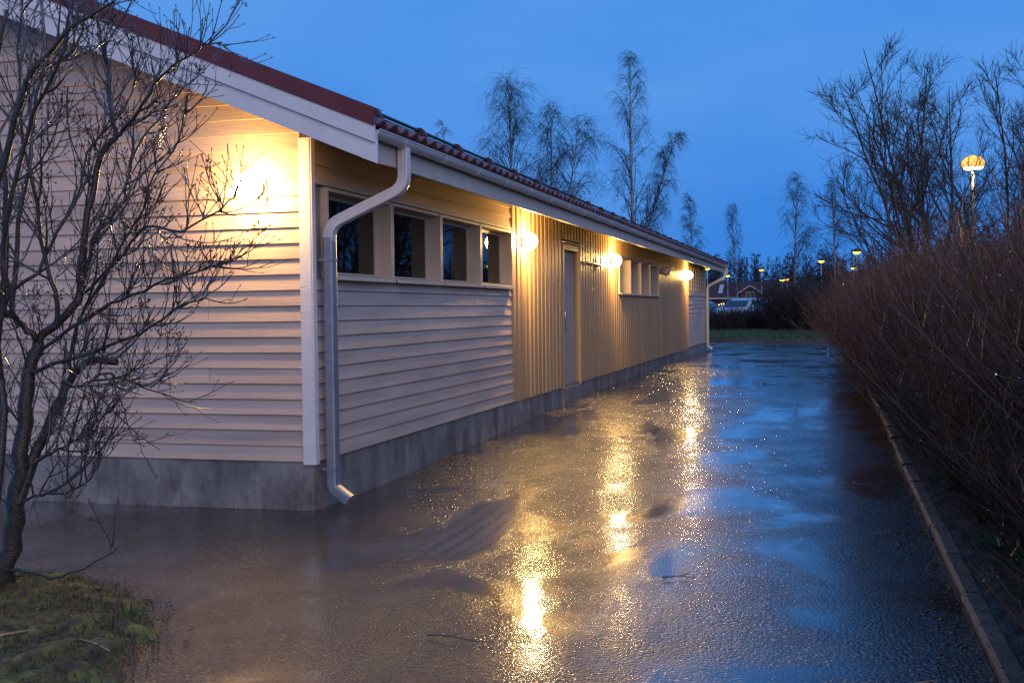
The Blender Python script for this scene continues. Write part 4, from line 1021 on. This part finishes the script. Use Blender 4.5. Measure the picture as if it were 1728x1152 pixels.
for (xa, xb, za, zb, yy) in ((-10.75,-9.75,2.75,3.55,158.19), (-14.2,-13.0,1.5,2.6,160.99), (-17.2,-15.9,1.5,2.6,160.99), (-7.6,-6.3,1.5,2.6,160.99)):
    w_ = MB(); w_.box(xa-.09, xb+.09, yy-.06, yy, za-.09, za); w_.box(xa-.09, xb+.09, yy-.06, yy, zb, zb+.09); w_.box(xa-.09, xa, yy-.06, yy, za, zb); w_.box(xb, xb+.09, yy-.06, yy, za, zb); w_.box((xa+xb)/2-.04, (xa+xb)/2+.04, yy-.055, yy, za, zb)
    W_ = part('window', w_, m_ht, Hs); part('pane', MB().box(xa, xb, yy-.02, yy-.004, za, zb), m_hg, W_)
m_str = emat('string_light', (1.,.45,.10), 9.)
SL = thing('string_lights', (-13.6, 128., .9), 'row of small orange lights along a fence before the house', 'lights')
wire = [(-16+i*.25, 128., 1.93+.10*math.sin(i*1.1)) for i in range(33)]; part('wire', MB().tube(wire, .012, 4), m_dark, SL)
for i, q in enumerate(wire[::1]): part('bulb', MB().lathe([(.01,-.10),(.05,-.06),(.05,-.02),(.012,.0)], (q[0], q[1], q[2]), 6), m_str, SL)
for i in range(5): part('fence_post', MB().box(-16+i*2-.05, -16+i*2+.05, 128.04, 128.12, .5, 2.0), m_bark, SL)

# ------------------------------------------------------------------ parked cars
def car(name, loc, rotz, paint, label, H=1.5, Ln=4.4, Wd=1.78):
    T = thing(name, loc, label, 'car', 'cars parked beyond the verge'); T.rotation_euler.z = rotz
    k = H/1.5
    sec = [(-2.2,.42,.62,.62),(-2.12,.30,.88,.80),(-1.55,.24,.98,.87),(-.75,.22,1.0,.89),(.0,.22,1.0,.89),(.8,.22,.99,.89),(1.5,.24,.97,.88),(2.05,.30,.92,.82),(2.2,.42,.72,.64)]
    b = MB(); s_ = Ln/4.4
    def S(i):
        x, z0, z1, hw = sec[i]; z1 *= k; hw *= Wd/1.78
        return [(x*s_,-hw*.92,z0),(x*s_,-hw,z0+.16),(x*s_,-hw,z1-.14),(x*s_,-hw*.90,z1),(x*s_,hw*.90,z1),(x*s_,hw,z1-.14),(x*s_,hw,z0+.16),(x*s_,hw*.92,z0)]
    b.sweep(sec, S); lpart('body', b.mesh('body', True), paint, T)
    cb = MB(); cs = [(-1.05,.97,.80,.97),(-.45,1.36,.70,1.0),(-.1,1.47,.67,1.0),(.5,1.50,.66,1.0),(1.15,1.44,.66,1.0),(1.55,1.26,.68,1.0),(1.95,.97,.78,.97)]
    def C_(i):
        x, zt, ht, zb = cs[i]; zt *= k; zb = .965*k; hb = .84; return [(x*s_,-hb,zb-.03),(x*s_,-(hb*.5+ht*.5),(zb+zt)/2),(x*s_,-ht,max(zt-.05,zb)),(x*s_,-ht*.8,max(zt,zb+.003)),(x*s_,ht*.8,max(zt,zb+.003)),(x*s_,ht,max(zt-.05,zb)),(x*s_,(hb*.5+ht*.5),(zb+zt)/2),(x*s_,hb,zb-.03)]
    cb.sweep(cs, C_); lpart('cabin', cb.mesh('cabin', True), paint, T)
    ws = MB(); ws.V = [(-1.06*s_,-.70,.985*k),(-1.06*s_,.70,.985*k),(-.50*s_,.60,1.345*k),(-.50*s_,-.60,1.345*k)]; ws.V += [(x-.02, y, z+.012) for x, y, z in ws.V]; ws.F = [(0,1,2,3),(7,6,5,4),(0,4,5,1),(1,5,6,2),(2,6,7,3),(3,7,4,0)]; lpart('windscreen', ws.mesh(), m_carglass, T)
    rw = MB(); rw.V = [(1.97*s_,-.66,1.0*k),(1.97*s_,.66,1.0*k),(1.62*s_,.58,1.25*k),(1.62*s_,-.58,1.25*k)]; rw.V += [(x+.03, y, z+.02) for x, y, z in rw.V]; rw.F = [(3,2,1,0),(4,5,6,7),(1,5,4,0),(2,6,5,1),(3,7,6,2),(0,4,7,3)]; lpart('rear_window', rw.mesh(), m_carglass, T)
    for sg in (-1, 1):
        sw = MB(); sw.V = [(-.80*s_,sg*.845,1.0*k),(1.60*s_,sg*.845,1.0*k),(1.25*s_,sg*.72,1.36*k),(-.30*s_,sg*.72,1.36*k)]; sw.V += [(x, y+sg*.02, z+.006) for x, y, z in sw.V]; sw.F = [(0,1,2,3),(7,6,5,4),(0,4,5,1),(1,5,6,2),(2,6,7,3),(3,7,4,0)]; lpart('side_window', sw.mesh(), m_carglass, T)
        lpart('mirror', MB().lathe([(.03,-.07),(.09,-.03),(.09,.03),(.03,.07)], (-.72*s_, sg*.97, 1.02*k), 8, 'y').mesh('mirror', True), paint, T)
        lpart('headlight', MB().lathe([(.04,-.05),(.10,.0),(.08,.03)], (-2.10*s_, sg*.62, .70*k), 10, 'x').mesh('headlight', True), m_white, T)
        for xw in (-1.35, 1.35):
            wh = lpart('wheel', MB().lathe([(.20,-.10),(.31,-.10),(.33,-.06),(.33,.06),(.31,.10),(.20,.10)], (xw*s_, sg*.80, .32), 18, 'y').mesh('wheel', True), m_tyre, T)
            lpart('rim', MB().lathe([(.05,-.112),(.20,-.105),(.20,.105),(.05,.112)], (xw*s_, sg*.80, .32), 12, 'y').mesh('rim'), m_zinc, wh)
    return T
m_carglass = mat('car_glass', (.02,.025,.03), .06, .05, 3., spec=.8); m_tyre = mat('tyre', (.02,.02,.02), .7, .1, 5.)
def paint(n, c): return mat(n, c, .22, .04, 3., coat=.8)
car('parked_car', (-4.7, 66.0, .57), math.radians(68), paint('silver_paint', (.42,.46,.52)), 'silver parked car with wet pale roof behind bare shrubs', 1.55)
car('parked_car', (-2.75, 65.2, .57), math.radians(60), paint('dark_paint', (.05,.055,.07)), 'dark parked car between the silver and the red car', 1.48)
car('parked_car', (-2.7, 62.0, .57), math.radians(52), paint('red_paint', (.20,.03,.035)), 'dark red parked car nearest the verge shrubs', 1.38)
car('parked_car', (-7.4, 66.5, .57), math.radians(75), paint('grey_paint', (.30,.33,.38)), 'grey parked car partly hidden by the building corner', 1.4)
